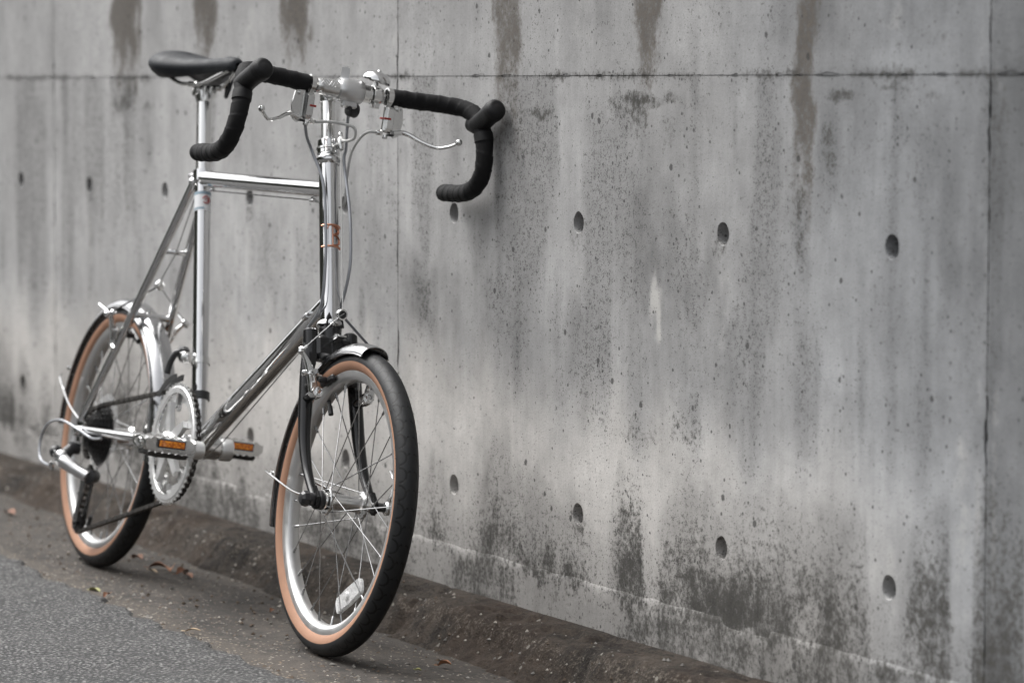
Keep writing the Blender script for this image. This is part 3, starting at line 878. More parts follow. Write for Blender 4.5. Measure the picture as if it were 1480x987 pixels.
# footing strip: thin, slightly proud band along the foot of the wall, broken away in places
xs = np.concatenate([np.linspace(-7.4, -1.2, 120), np.arange(-1.19, 3.9, 0.006), np.linspace(3.92, 8.7, 100)])
brk = fbm(xs * 5.5, xs * 0, 111, 4)
top = LEDGE + (vnoise(xs * 30, xs * 0, 113) - 0.5) * 0.004 - 0.010 * sstep(0.655, 0.67, brk) + 0.002
V, F = [], []
rows = [0.016, 0.0, -0.0012, -0.0014, -0.0012, -0.001, 0.0]
for i, x in enumerate(xs):
    pro = 0.0012 + 0.0006 * (brk[i] - 0.5)
    tz = top[i]
    ch = 0.0060
    for (yy, zz) in ((0.003, tz + 0.006), (-pro * 0.4, tz + 0.001), (-pro, tz - ch), (-pro - 0.0006, tz - 0.02), (-pro, tz - 0.04), (-pro - 0.001, 0.02), (-pro, -0.05)):
        V.append((x, yy, zz))
for i in range(len(xs) - 1):
    for k in range(6):
        F.append((i * 7 + k, (i + 1) * 7 + k, (i + 1) * 7 + k + 1, i * 7 + k + 1))
wall_mesh('footing_strip', V, F, zoff=-0.006)

# ------------------------------------------------------------------ unseen foliage added across the street to darken reflections in the chrome
def added_hedge_mat():
    t = NT('added_hedge_leaves'); A = t.math
    n1 = t.noise(3, 5, 0.7); n2 = t.noise(22, 4, 0.7)
    col = t.mix(t.rng(A('ADD', A('MULTIPLY', n1, 0.5), A('MULTIPLY', n2, 0.6)), 0.4, 0.7), (0.014, 0.017, 0.010), (0.060, 0.066, 0.042))
    t.l.new(col, t.b.inputs['Base Color']); t.b.inputs['Roughness'].default_value = 0.8
    t.l.new(t.bump(n2, 1.0, 0.06), t.b.inputs['Normal'])
    return t.m


xs = np.linspace(-40, 5.0, 300)
prf = np.array([(0, -0.3), (0.05, 0.6), (0.0, 1.4), (0.05, 2.2), (0.02, 3.0), (-0.03, 3.8), (-0.2, 4.5), (-0.7, 4.8), (-1.2, 4.6), (-1.45, 3.6), (-1.5, 1.8), (-1.45, -0.3)])
XX, KK = np.meshgrid(xs, np.arange(len(prf)))
YY = -7.6 + prf[KK, 0] + (fbm(XX * 1.6, prf[KK, 1] * 1.6, 201, 4) - 0.5) * 0.7
ZZ = prf[KK, 1] + (fbm(XX * 1.1, prf[KK, 0] * 2 + 3, 203, 4) - 0.5) * 0.8
ZZ[0] = ZZ[-1] = -0.3
hd = grid_mesh('added_hedge', XX, YY, ZZ, added_hedge_mat())
tag(hd, 'tall dark foliage added out of view across the street to darken the chrome reflections', 'added_hedge')

# ================================================================== the bicycle
# design frame: x forward, y to the rider's left, z up, origin under the rear axle
S = 0.9835
BM = Matrix(((0.9999407, -0.0017356, 0.0107522, 1.0406089),
             (0.0, 0.9872213, 0.1593551, -0.3615787),
             (-0.0108914, -0.1593456, 0.9871628, 0.0),
             (0, 0, 0, 1)))
bike = empty('bicycle', BM)
tag(bike, 'chrome mini velo bicycle with drop handlebars leaning against the concrete wall', 'bicycle')


def part(mb, name, mats, parent=None, smooth=35, origin=None):
    return mb.build(name, mats, bike if parent is None else parent, S, smooth, origin)


def tubepart(name, pts, r, mats, parent=None, n=14, k=0, flat=None):
    m = MB(); m.tube(catmull(pts, k) if k else pts, r, n, flat=flat)
    return part(m, name, mats, parent)


RT = 0.242; WB = 1.0651
RH = np.array([0, 0, RT]); FH = np.array([WB, 0, RT])
BB = np.array([0.425, 0, 0.265])
STT = np.array([0.2515, 0, 0.735])                 # top of the seat tube
HDT = np.array([0.801, 0, 0.774]); HDB = np.array([0.905, 0, 0.516])
sax = unit(HDT - HDB)                              # steering axis, upwards
stx = unit(STT - BB)


def on_head(z, fwd=0.0, y=0.0):
    t = (z - HDB[2]) / sax[2]
    f = np.array([sax[2], 0, -sax[0]])
    return HDB + sax * t + f * fwd + np.array([0, y, 0])


def on_seat(z, fwd=0.0, y=0.0):
    t = (z - BB[2]) / stx[2]
    f = np.array([stx[2], 0, -stx[0]])
    return BB + stx * t + f * fwd + np.array([0, y, 0])


# ---- frame tubes
seat_tube = tubepart('seat_tube', [BB, on_seat(0.742)], 0.0146, CHROME, n=32)
top_tube = tubepart('top_tube', [on_seat(0.7285), on_head(0.7305)], 0.0142, CHROME, n=32)
down_tube = tubepart('down_tube', [BB + (0.0, 0, 0.004), on_head(0.547)], 0.0178, CHROME, n=32)
m = MB()
m.tube([on_head(0.512), on_head(0.772)], 0.0163, 32)
head_tube = part(m, 'head_tube', CHROME)
m = MB()
m.cyl(BB + (0, -0.034, 0), BB + (0, 0.034, 0), 0.0195, n=32, bev=0.002)
m.cyl(BB + (0, -0.0385, 0), BB + (0, -0.034, 0), 0.0165, n=24)
m.cyl(BB + (0, 0.034, 0), BB + (0, 0.040, 0), 0.0165, n=24)
part(m, 'bottom_bracket_shell', CHROME)
for s in (-1, 1):
    tubepart('seat_stay', [on_seat(0.722, -0.010, s * 0.013), (0.112, s * 0.036, 0.483), (-0.006, s * 0.0655, 0.262)], [0.0085, 0.0082, 0.0068], CHROME, n=18, k=8)
    tubepart('chain_stay', [(0.006, s * 0.0645, 0.2475), (0.12, s * 0.056, 0.2515), (0.27, s * 0.040, 0.258), BB + (-0.012, s * 0.022, -0.002)], [0.0072, 0.0092, 0.0108, 0.0108], CHROME, n=18, k=8, flat=(1.0, 0.9))
    m = MB()
    oc = [(-0.020, 0.026), (-0.006, 0.028), (0.014, 0.016), (0.022, 0.010), (0.020, -0.006), (0.008, -0.010), (0.012, -0.028), (0.004, -0.034), (-0.006, -0.028), (-0.012, -0.008), (-0.016, 0.006)]
    if s > 0: oc = oc[:6] + [(0.004, -0.014)] + oc[9:]
    m.plate(oc, RH + (0, s * 0.0645, 0), (1, 0, 0), (0, 0, 1), 0.006)
    part(m, 'dropout', CHROME)
tubepart('stay_bridge', [(0.168, -0.0255, 0.588), (0.178, -0.012, 0.592), (0.182, 0.0, 0.592), (0.178, 0.012, 0.592), (0.168, 0.0255, 0.588)], 0.0048, CHROME, n=12, k=5)
m = MB(); m.tube([(0.106, -0.034, 0.470), (0.106, 0.034, 0.470)], 0.0062, 14)
m.cyl((0.106, -0.006, 0.462), (0.106, -0.006, 0.480), 0.0045, n=12)
part(m, 'stay_bridge', CHROME)
m = MB()                                            # seat collar with its binder ears
m.lathe(on_seat(0.722), stx, [(0.0150, 0.0), (0.0182, 0.0), (0.0182, 0.020), (0.0150, 0.021)], 28)
m.cyl(on_seat(0.738, -0.022, -0.013), on_seat(0.738, -0.022, 0.013), 0.0062, n=16, bev=0.001)
m.cyl(on_seat(0.738, -0.022, -0.018), on_seat(0.738, -0.022, -0.013), 0.0042, n=12, bev=0.0008)
for s in (-1, 1): m.sphere(on_seat(0.724, -0.012, s * 0.013), 0.0092, 12, 8)
part(m, 'seat_collar', CHROME)
m = MB(); m.lathe(on_seat(0.343), stx, [(0.0147, 0), (0.0172, 0.0005), (0.0172, 0.0145), (0.0147, 0.015)], 28)
m.box(on_seat(0.350, -0.001, -0.0178), (0.010, 0.004, 0.011), bev=0.001)
part(m, 'clamp_band', BLACKPLASTIC, seat_tube)

# sticker on the seat tube
rgt = np.array([0, -1.0, 0]); fwd_s = np.array([stx[2], 0, -stx[0]])


def on_tube(z, a, rad, axis_fn):
    """point on a tube surface: a = angle from straight ahead towards the rider's right"""
    f = (fwd_s if axis_fn is on_seat else np.array([sax[2], 0, -sax[0]]))
    return axis_fn(z) + f * math.cos(a) * rad + rgt * math.sin(a) * rad


def wrap_patch(za, zb, aa, ab, rad, axis_fn, n=14, m=3):
    vs = [on_tube(za + (zb - za) * j / m, aa + (ab - aa) * i / n, rad, axis_fn) for j in range(m + 1) for i in range(n + 1)]
    fs = [(j * (n + 1) + i, j * (n + 1) + i + 1, (j + 1) * (n + 1) + i + 1, (j + 1) * (n + 1) + i) for j in range(m) for i in range(n)]
    return vs, fs


m = MB(); m.add(*wrap_patch(0.669, 0.702, -1.05, 2.15, 0.01485, on_seat)); part(m, 'sticker', STICKER, seat_tube)
m = MB(); m.add(*wrap_patch(0.6965, 0.7015, -1.04, 2.14, 0.01500, on_seat, m=1)); m.add(*wrap_patch(0.6705, 0.6740, 0.2, 2.0, 0.01500, on_seat, m=1))
part(m, 'sticker_print', STICKERB, seat_tube)
m = MB()
pts = [on_tube(0.6865 + 0.0062 * math.sin(t), -0.05 + 0.0068 / 0.015 * math.cos(t), 0.0151, on_seat) for t in np.linspace(0.3, 5.6, 22)]
m.tube(pts, 0.0011, 6)
pts = [on_tube(0.6862 + 0.0026 * math.sin(t), -0.10 + 0.003 / 0.015 * math.cos(t), 0.0151, on_seat) for t in np.linspace(0.0, 5.0, 14)]
m.tube(pts, 0.0009, 6)
part(m, 'sticker_emblem', RED, seat_tube)

# copper head badge: two hoops and a flowing letter B
m = MB()
for zz in (0.668, 0.634):
    m.tube([on_tube(zz, a, 0.0166, on_head) for a in np.linspace(-1.25, 1.25, 22)], 0.0018, 8)


def bpt(u, v):                                       # badge plane: u to the image right, v up
    return on_tube(0.651 + v, -u / 0.0166, 0.0168, on_head)


m.tube([bpt(-0.001, v) for v in np.linspace(-0.015, 0.016, 8)], 0.0010, 6)
m.tube([bpt(-0.001 + 0.0125 * math.sin(t), 0.0080 + 0.0075 * math.cos(t)) for t in np.linspace(0, math.pi, 14)], 0.0016, 6)
m.tube([bpt(-0.001 + 0.0150 * math.sin(t), -0.0075 + 0.0082 * math.cos(t)) for t in np.linspace(0, math.pi, 14)], 0.0016, 6)
m.tube([bpt(0.002 + 0.008 * math.sin(t), 0.0080 + 0.0045 * math.cos(t)) for t in np.linspace(0, math.pi, 12)], 0.0009, 6)
m.tube([bpt(-0.001 - 0.011 * t, 0.016 - 0.010 * t * t + 0.003 * math.sin(3 * t)) for t in np.linspace(0, 1, 10)], 0.0009, 6)
part(m, 'head_badge', COPPER, head_tube)

# ---- headset, quill stem
m = MB()
m.lathe(on_head(0.771), sax, [(0.0168, -0.002), (0.0205, 0.0), (0.0222, 0.003), (0.0222, 0.0065), (0.0190, 0.009), (0.0180, 0.012), (0.0150, 0.0125)], 32)
m.lathe(on_head(0.7865), sax, [(0.0150, -0.003), (0.0192, 0.0), (0.0192, 0.006), (0.0150, 0.0065)], 32)
m.lathe(on_head(0.797), sax, [(0.0140, -0.001), (0.0175, 0.0), (0.0178, 0.004), (0.0178, 0.012), (0.0160, 0.014), (0.0125, 0.0145)], 32)
headset = part(m, 'headset', CHROME)
m = MB()
m.lathe(on_head(0.516), sax, [(0.0165, 0.001), (0.0212, 0.0), (0.0225, -0.003), (0.0225, -0.007), (0.0190, -0.010)], 32)
part(m, 'headset_cup', CHROME)
m = MB()                                            # cable hanger between the headset nuts
m.ringplate([(0.0205 * math.cos(a), 0.0205 * math.sin(a)) for a in np.linspace(0, 2 * math.pi, 24, False)], [(0.0135 * math.cos(a), 0.0135 * math.sin(a)) for a in np.linspace(0, 2 * math.pi, 24, False)], on_head(0.7945), (sax[2], 0, -sax[0]), (0, 1, 0), 0.0035)
m.box(on_head(0.7925, 0.026, 0.004), (0.016, 0.012, 0.004), [(sax[2], 0, -sax[0]), (0, 1, 0), sax], 0.0008)
m.cyl(on_head(0.784, 0.035, 0.006), on_head(0.803, 0.035, 0.006), 0.0050, n=14, bev=0.001)
m.cyl(on_head(0.803, 0.035, 0.006), on_head(0.812, 0.035, 0.006), 0.0034, n=12, bev=0.0006)
part(m, 'cable_hanger', POLISH)
BC = np.array([0.843, 0, 0.893])                    # handlebar clamp centre
m = MB()
m.tube([on_head(0.79), on_head(0.883)], 0.0118, 28)
m.cyl(on_head(0.872), on_head(0.897), 0.0132, n=26, bev=0.002)
stem = part(m, 'stem', POLISH)
m = MB()
m.tube([on_head(0.886), BC + (-0.045, 0, -0.003), BC + (-0.012, 0, -0.001)], [0.0118, 0.0118, 0.0140], 22)
m.lathe(BC + (0, -0.021, 0), (0, 1, 0), [(0.0128, 0.0), (0.0182, 0.0), (0.0195, 0.003), (0.0205, 0.012), (0.0205, 0.030), (0.0195, 0.039), (0.0182, 0.042), (0.0128, 0.042)], 30)
m.box(BC + (0.004, 0, -0.0215), (0.016, 0.026, 0.013), bev=0.003)
part(m, 'stem_clamp', SATIN, stem)
m = MB()
m.cyl(BC + (0.012, 0, -0.028), BC + (0.002, 0, -0.028), 0.004, n=12)
m.cyl(BC + (-0.004, 0.004, -0.029), BC + (-0.008, 0.020, -0.030), 0.011, 0.012, n=20, bev=0.002)
part(m, 'stem_bolt_cover', BLACKPLASTIC, stem)
m = MB()
m.plate([(-0.0075, 0), (0.0075, 0), (0.0072, 0.012), (0.0055, 0.0185), (0.0, 0.0205), (-0.0060, 0.0200), (-0.0070, 0.017)], BC + (0.000, -0.012, 0.0175), (0.55, 0.83, 0), (0.1, 0, 1), 0.0025)
part(m, 'clamp_tab', SATIN, stem)

# ---- handlebar
half = [(0.843, 0, 0.893), (0.844, 0.05, 0.8935), (0.845, 0.10, 0.895), (0.848, 0.14, 0.8965), (0.856, 0.170, 0.897), (0.873, 0.193, 0.8955), (0.897, 0.2065, 0.885), (0.916, 0.213, 0.862), (0.926, 0.218, 0.826), (0.920, 0.2215, 0.792), (0.897, 0.222, 0.769), (0.858, 0.222, 0.759), (0.778, 0.222, 0.7565)]
hc = catmull(half, 14)
m = MB()
bar = [np.array((p[0], -p[1], p[2])) for p in hc[:16]][::-1][:-1] + hc[:16]
m.tube(bar, 0.0120, 22)
m.lathe(BC + (0, -0.060, 0), (0, 1, 0), [(0.0119, 0), (0.0135, 0.004), (0.0142, 0.012), (0.0142, 0.108), (0.0135, 0.116), (0.0119, 0.120)], 26)
handlebar = part(m, 'handlebar', POLISH)
# shallow engraved flourish on the sleeve right of the clamp
m = MB()
for q in range(3):
    pts = []
    for t in np.linspace(0, 1, 16):
        a = 0.2 + 0.55 * math.sin(6.5 * t + q * 1.9) * (1 - 0.3 * t)
        pts.append(BC + (0.01435 * math.cos(a + 0.35), -0.027 - 0.026 * t - 0.002 * q, 0.01435 * math.sin(a + 0.35)))
    m.tube(pts, 0.00045, 5)
part(m, 'engraving', SATIN, handlebar)


def seglen(P):
    return np.concatenate([[0], np.cumsum([np.linalg.norm(P[i + 1] - P[i]) for i in range(len(P) - 1)])])


L_ = seglen(hc)
tape_s = np.arange(0.0745, L_[-1], 0.0016)
hcA = np.array(hc)
tape_c = [np.array([np.interp(s, L_, hcA[:, k]) for k in range(3)]) for s in tape_s]


def wraps(sgn, ph):
    def f(s, a):
        t = (s / 0.0205 + sgn * a / (2 * math.pi) + ph) % 1.0
        saw = (1 - t) * 0.0008
        lip = 0.0004 * math.exp(-((t - 0.03) / 0.03) ** 2)
        soft = 0.0003 * math.sin(s * 210 + 2 * a) + 0.00025 * math.sin(s * 97 - 3 * a + ph * 9)
        return saw + lip + soft
    return f


for s in (-1, 1):
    P = [np.array((q[0], s * q[1], q[2])) for q in tape_c]
    rad = np.full(len(P), 0.0139); rad[:3] = [0.0128, 0.0134, 0.0138]; rad[-5:] = [0.0139, 0.0135, 0.0126, 0.0110, 0.0080]
    m = MB(); m.tube(P, rad, 28, rfun=wraps(s, 0.2 if s > 0 else 0.55))
    part(m, 'handlebar_tape', TAPE, handlebar, smooth=60)
    m = MB(); m.lathe((P[0][0], P[0][1] - s * 0.0045, P[0][2]), (0, s, 0), [(0.0122, 0), (0.0143, 0.0002), (0.0143, 0.003), (0.0122, 0.0035)], 26)
    part(m, 'tape_finishing_ring', POLISH, handlebar)
    # rubber hood
    H = catmull([(0.885, s * 0.2045, 0.872), (0.905, s * 0.2085, 0.872), (0.925, s * 0.2085, 0.880), (0.945, s * 0.2070, 0.8885), (0.960, s * 0.2060, 0.8945), (0.9695, s * 0.2055, 0.8985), (0.9745, s * 0.2053, 0.9005), (0.9765, s * 0.2052, 0.9015)], 5)
    R = np.interp(np.linspace(0, 7, len(H)), [0, 1, 2, 3, 4, 5, 6, 7], [0.0120, 0.0168, 0.0163, 0.0166, 0.0182, 0.0172, 0.0122, 0.0030])
    m = MB(); m.tube(H, R, 26)
    part(m, 'brake_hood', HOODM, handlebar, smooth=70)
    m = MB()
    k0 = min(range(len(P)), key=lambda i: abs(P[i][2] - 0.846) + (10 if P[i][0] < 0.88 else 0))
    m.tube(P[k0 - 8:k0 + 2], [0.0160] * 10, 26, caps=False)
    part(m, 'hood_edge', HOODM, handlebar)

# ---- auxiliary brake levers on the flats
for s in (-1, 1):
    m = MB()
    c = np.array([0.846, s * 0.069, 0.8945])
    m.lathe(c + (0, -0.0045, 0), (0, 1, 0), [(0.0120, 0), (0.0146, 0.0004), (0.0146, 0.0086), (0.0120, 0.009)], 26)
    m.box(c + (0.004, s * 0.003, -0.036), (0.013, 0.0175, 0.046), bev=0.0040)
    m.box(c + (0.0125, s * 0.003, -0.036), (0.0045, 0.0140, 0.036), bev=0.0020)
    lev = part(m, 'brake_lever', POLISH)
    m = MB()
    m.plate([(-0.003, 0.028), (0.008, 0.030), (0.014, 0.018), (0.017, -0.004), (0.012, -0.026), (0.004, -0.030), (-0.003, -0.024)], c + (0.002, s * 0.0135, -0.036), (0, s, 0), (0, 0, 1), 0.0035)
    m.cyl(c + (-0.002, s * 0.019, -0.018), c + (0.0085, s * 0.019, -0.018), 0.0035, n=12, bev=0.0006)
    part(m, 'pivot_plate', POLISH, lev)
    P = catmull([c + (0.004, s * 0.016, -0.058), (0.853, s * 0.105, 0.846 - 0.006), (0.872, s * 0.130, 0.829), (0.888, s * 0.150, 0.824), (0.900, s * 0.163, 0.828), (0.909, s * 0.172, 0.834)], 6)
    m = MB(); m.tube(P, [0.0060, 0.0052, 0.0044, 0.0036, 0.0032, 0.0030], 14, flat=(1.0, 0.8))
    m.sphere((0.9125, s * 0.1755, 0.8375), 0.0056, 14, 10)
    part(m, 'lever_blade', POLISH, lev)
    m = MB(); m.box(c + (0.0048, -s * 0.0020, -0.036), (0.0225, 0.0110, 0.0034), bev=0.0004); part(m, 'red_stripe', RED, lev)
    m = MB()
    m.cyl(c + (0.004, -s * 0.004, -0.060), c + (0.003, -s * 0.014, -0.0605), 0.0048, 0.0040, n=14, bev=0.0008)
    m.cyl(c + (0.004, s * 0.002, -0.0625), c + (0.004, s * 0.002, -0.0690), 0.0045, n=12, bev=0.0008)
    part(m, 'barrel_adjuster', POLISH, lev)
    m = MB(); m.box(c + (0.004, s * 0.010, -0.0615), (0.010, 0.010, 0.004), bev=0.001); part(m, 'lever_return', BLACKPLASTIC, lev)

# ---- bell
bc = np.array([0.846, 0.044, 0.8935])
m = MB()
bax = unit((0.10, 0.16, 1.0)); bo = bc + (0.002, -0.002, 0.0225)
m.lathe(bo, bax, [(0.0215, 0.0), (0.0232, -0.001), (0.0237, 0.0012), (0.0230, 0.0050), (0.0205, 0.0095), (0.0165, 0.0130), (0.0110, 0.0155), (0.0050, 0.0166), (0.0, 0.0168)], 36)
m.lathe(bo, bax, [(0.0215, 0.0), (0.0205, 0.005), (0.0160, 0.011), (0.0, 0.0145)], 30)
bell = part(m, 'bell', CHROME)
m = MB()
m.cyl(bo + bax * 0.004, bc + (0.002, -0.002, 0.012), 0.0036, 0.0048, n=14)
m.cyl(bo + bax * 0.016, bo + bax * 0.019, 0.0035, 0.0028, n=12)
m.lathe(bc + (0, -0.006, 0), (0, 1, 0), [(0.0142, 0), (0.0162, 0.0003), (0.0162, 0.0115), (0.0142, 0.012)], 24)
m.box(bc + (0.010, 0, -0.0175), (0.012, 0.009, 0.009), bev=0.001)
part(m, 'bell_clamp', POLISH, bell)

# ---- seat post and saddle
m = MB()
m.tube([on_seat(0.70), on_seat(0.868)], 0.0135, 30)
m.lathe(on_seat(0.862), stx, [(0.0136, 0), (0.0150, 0.004), (0.0172, 0.014), (0.0180, 0.020), (0.0, 0.021)], 28)
seat_post = part(m, 'seat_post', POLISH)
pt = on_seat(0.884)
m = MB()
m.cyl(pt + (0, -0.020, 0), pt + (0, 0.020, 0), 0.0125, n=24, bev=0.002)
for s in (-1, 1):
    m.box(pt + (0, s * 0.021, 0.009), (0.040, 0.014, 0.010), bev=0.003)
    m.cyl(pt + (0.016, s * 0.006, -0.020), pt + (0.016, s * 0.006, 0.010), 0.0035, n=12)
part(m, 'saddle_clamp', POLISH, seat_post)

sx = [0.048, 0.052, 0.060, 0.072, 0.092, 0.118, 0.145, 0.175, 0.205, 0.240, 0.280, 0.310, 0.328, 0.336, 0.339]
sw = [0.022, 0.041, 0.057, 0.067, 0.0735, 0.0725, 0.064, 0.050, 0.0375, 0.027, 0.0215, 0.0190, 0.0160, 0.0105, 0.004]
szt = [0.936, 0.945, 0.951, 0.9545, 0.9535, 0.950, 0.946, 0.9435, 0.943, 0.9440, 0.946, 0.9465, 0.945, 0.942, 0.937]
sdr = [0.018, 0.036, 0.045, 0.050, 0.052, 0.050, 0.045, 0.039, 0.034, 0.030, 0.028, 0.027, 0.025, 0.020, 0.010]
SXI = np.interp(np.linspace(0, len(sx) - 1, 57), range(len(sx)), sx)


def sm(a):
    A = np.array(catmull([(q, 0, 0) for q in a], 4))[:, 0]
    return A


SX, SW, SZ, SD = sm(sx), sm(sw), sm(szt), sm(sdr)
NS = 33
vs = []; fs = []
for i in range(len(SX)):
    for k in range(NS):
        t = -1 + 2 * k / (NS - 1)                   # across the section: skirt - top - skirt
        a = t * 2.0
        yy = SW[i] * np.sign(a) * min(1.0, abs(math.sin(min(abs(a), math.pi / 2))) ** 0.92)
        if abs(a) <= math.pi / 2:
            zz = SZ[i] - SD[i] * 0.60 * (1 - math.cos(a) ** 0.95)
        else:
            q = (abs(a) - math.pi / 2) / (2.0 - math.pi / 2)
            zz = SZ[i] - SD[i] * (0.60 + 0.40 * q); yy *= 1 - 0.30 * q * q
        vs.append((SX[i], yy, zz - 0.0035 * math.exp(-(yy / 0.012) ** 2) * (0.09 < SX[i] < 0.30)))
for i in range(len(SX) - 1):
    for k in range(NS - 1):
        fs.append((i * NS + k, (i + 1) * NS + k, (i + 1) * NS + k + 1, i * NS + k + 1))
b = len(vs)
for i in range(len(SX)):                            # underside
    vs.append((SX[i], 0, SZ[i] - SD[i] * 0.55))
for i in range(len(SX) - 1):
    fs.append((i * NS, b + i, b + i + 1, (i + 1) * NS)); fs.append((i * NS + NS - 1, (i + 1) * NS + NS - 1, b + i + 1, b + i))
m = MB(); m.add(vs, fs); m.add([vs[k] for k in range(NS)], [tuple(range(NS))])
saddle = part(m, 'saddle', SADDLEM, smooth=70)
for s in (-1, 1):
    m = MB()
    m.tube(catmull([(0.075, s * 0.040, 0.915), (0.10, s * 0.036, 0.905), (0.135, s * 0.024, 0.894), (0.18, s * 0.0215, 0.8935), (0.23, s * 0.021, 0.8945), (0.275, s * 0.014, 0.908), (0.315, s * 0.006, 0.922)], 6), 0.0036, 12)
    part(m, 'saddle_rail', POLISH, saddle)
    m = MB()
    m.lathe((0.066, s * 0.043, 0.9455), (-0.25, s * 0.25, 1.0), [(0.0040, -0.002), (0.0058, 0.0), (0.0050, 0.0015), (0.0034, 0.0008), (0.0, 0.0004)], 16)
    part(m, 'rivet', BLACKPLASTIC, saddle)
m = MB()                                            # lower flap of the skirt
m.plate([(-0.030, 0.004), (0.030, 0.006), (0.024, -0.018), (0.014, -0.030), (0.004, -0.033), (-0.006, -0.030), (-0.016, -0.018)], (0.236, 0.030, 0.908), (0.98, -0.2, 0), (0, 0.12, 1), 0.004)
part(m, 'skirt_flap', SADDLEM, saddle)

# ---- fork
m = MB()
fa = [(sax[2], 0, -sax[0]), (0, 1, 0), sax]
cro = on_head(0.492)
m.lathe(on_head(0.509), sax, [(0.0, 0.0), (0.0180, 0.0), (0.0190, -0.003), (0.0182, -0.012), (0.0176, -0.030), (0.0172, -0.056), (0.0, -0.058)], 28)
m.box(on_head(0.474, 0.001), (0.031, 0.066, 0.042), fa, 0.008)
for s in (-1, 1):
    m.lathe(on_head(0.503, 0, s * 0.0350), sax, [(0.0, 0.0), (0.009, -0.0005), (0.0122, -0.004), (0.0128, -0.030), (0.0126, -0.048), (0.0, -0.049)], 22)
    m.plate([(-0.006, 0), (0.006, 0), (0.004, 0.016), (0, 0.024), (-0.004, 0.016)], on_head(0.505, 0.0175, s * 0.010), (0, 1, 0), sax, 0.003)
    m.plate([(-0.0065, 0), (0.0065, 0), (0.004, -0.020), (0, -0.032), (-0.004, -0.020)], on_head(0.462, 0.0115, s * 0.0358), (0, 1, 0), sax, 0.003)
crown = part(m, 'fork_crown', BLACKPAINT)
for s in (-1, 1):
    P = catmull([on_head(0.480, 0, s * 0.0350), on_head(0.43, 0, s * 0.0415), on_head(0.37, 0, s * 0.0455), on_head(0.325, 0.003, s * 0.0482), (1.012, s * 0.0495, 0.288), (1.040, s * 0.0503, 0.262), (1.058, s * 0.0505, 0.2475)], 7)
    m = MB(); m.tube(P, [0.0126, 0.0122, 0.0115, 0.0102, 0.0088, 0.0076, 0.0070], 20, flat=(1.0, 0.86))
    oc = [(-0.020, 0.016), (-0.008, 0.022), (0.004, 0.012), (0.012, 0.006), (0.012, -0.008), (0.004, -0.014), (-0.008, -0.010), (-0.014, 0.002)]
    m.plate(oc, FH + (0.0, s * 0.0505, 0), (1, 0, 0), (0, 0, 1), 0.006)
    m.cyl(on_head(0.391, 0.004, s * 0.044), on_head(0.391, 0.031, s * 0.044), 0.0085, 0.0075, n=18, bev=0.001)
    part(m, 'fork_blade', BLACKPAINT)


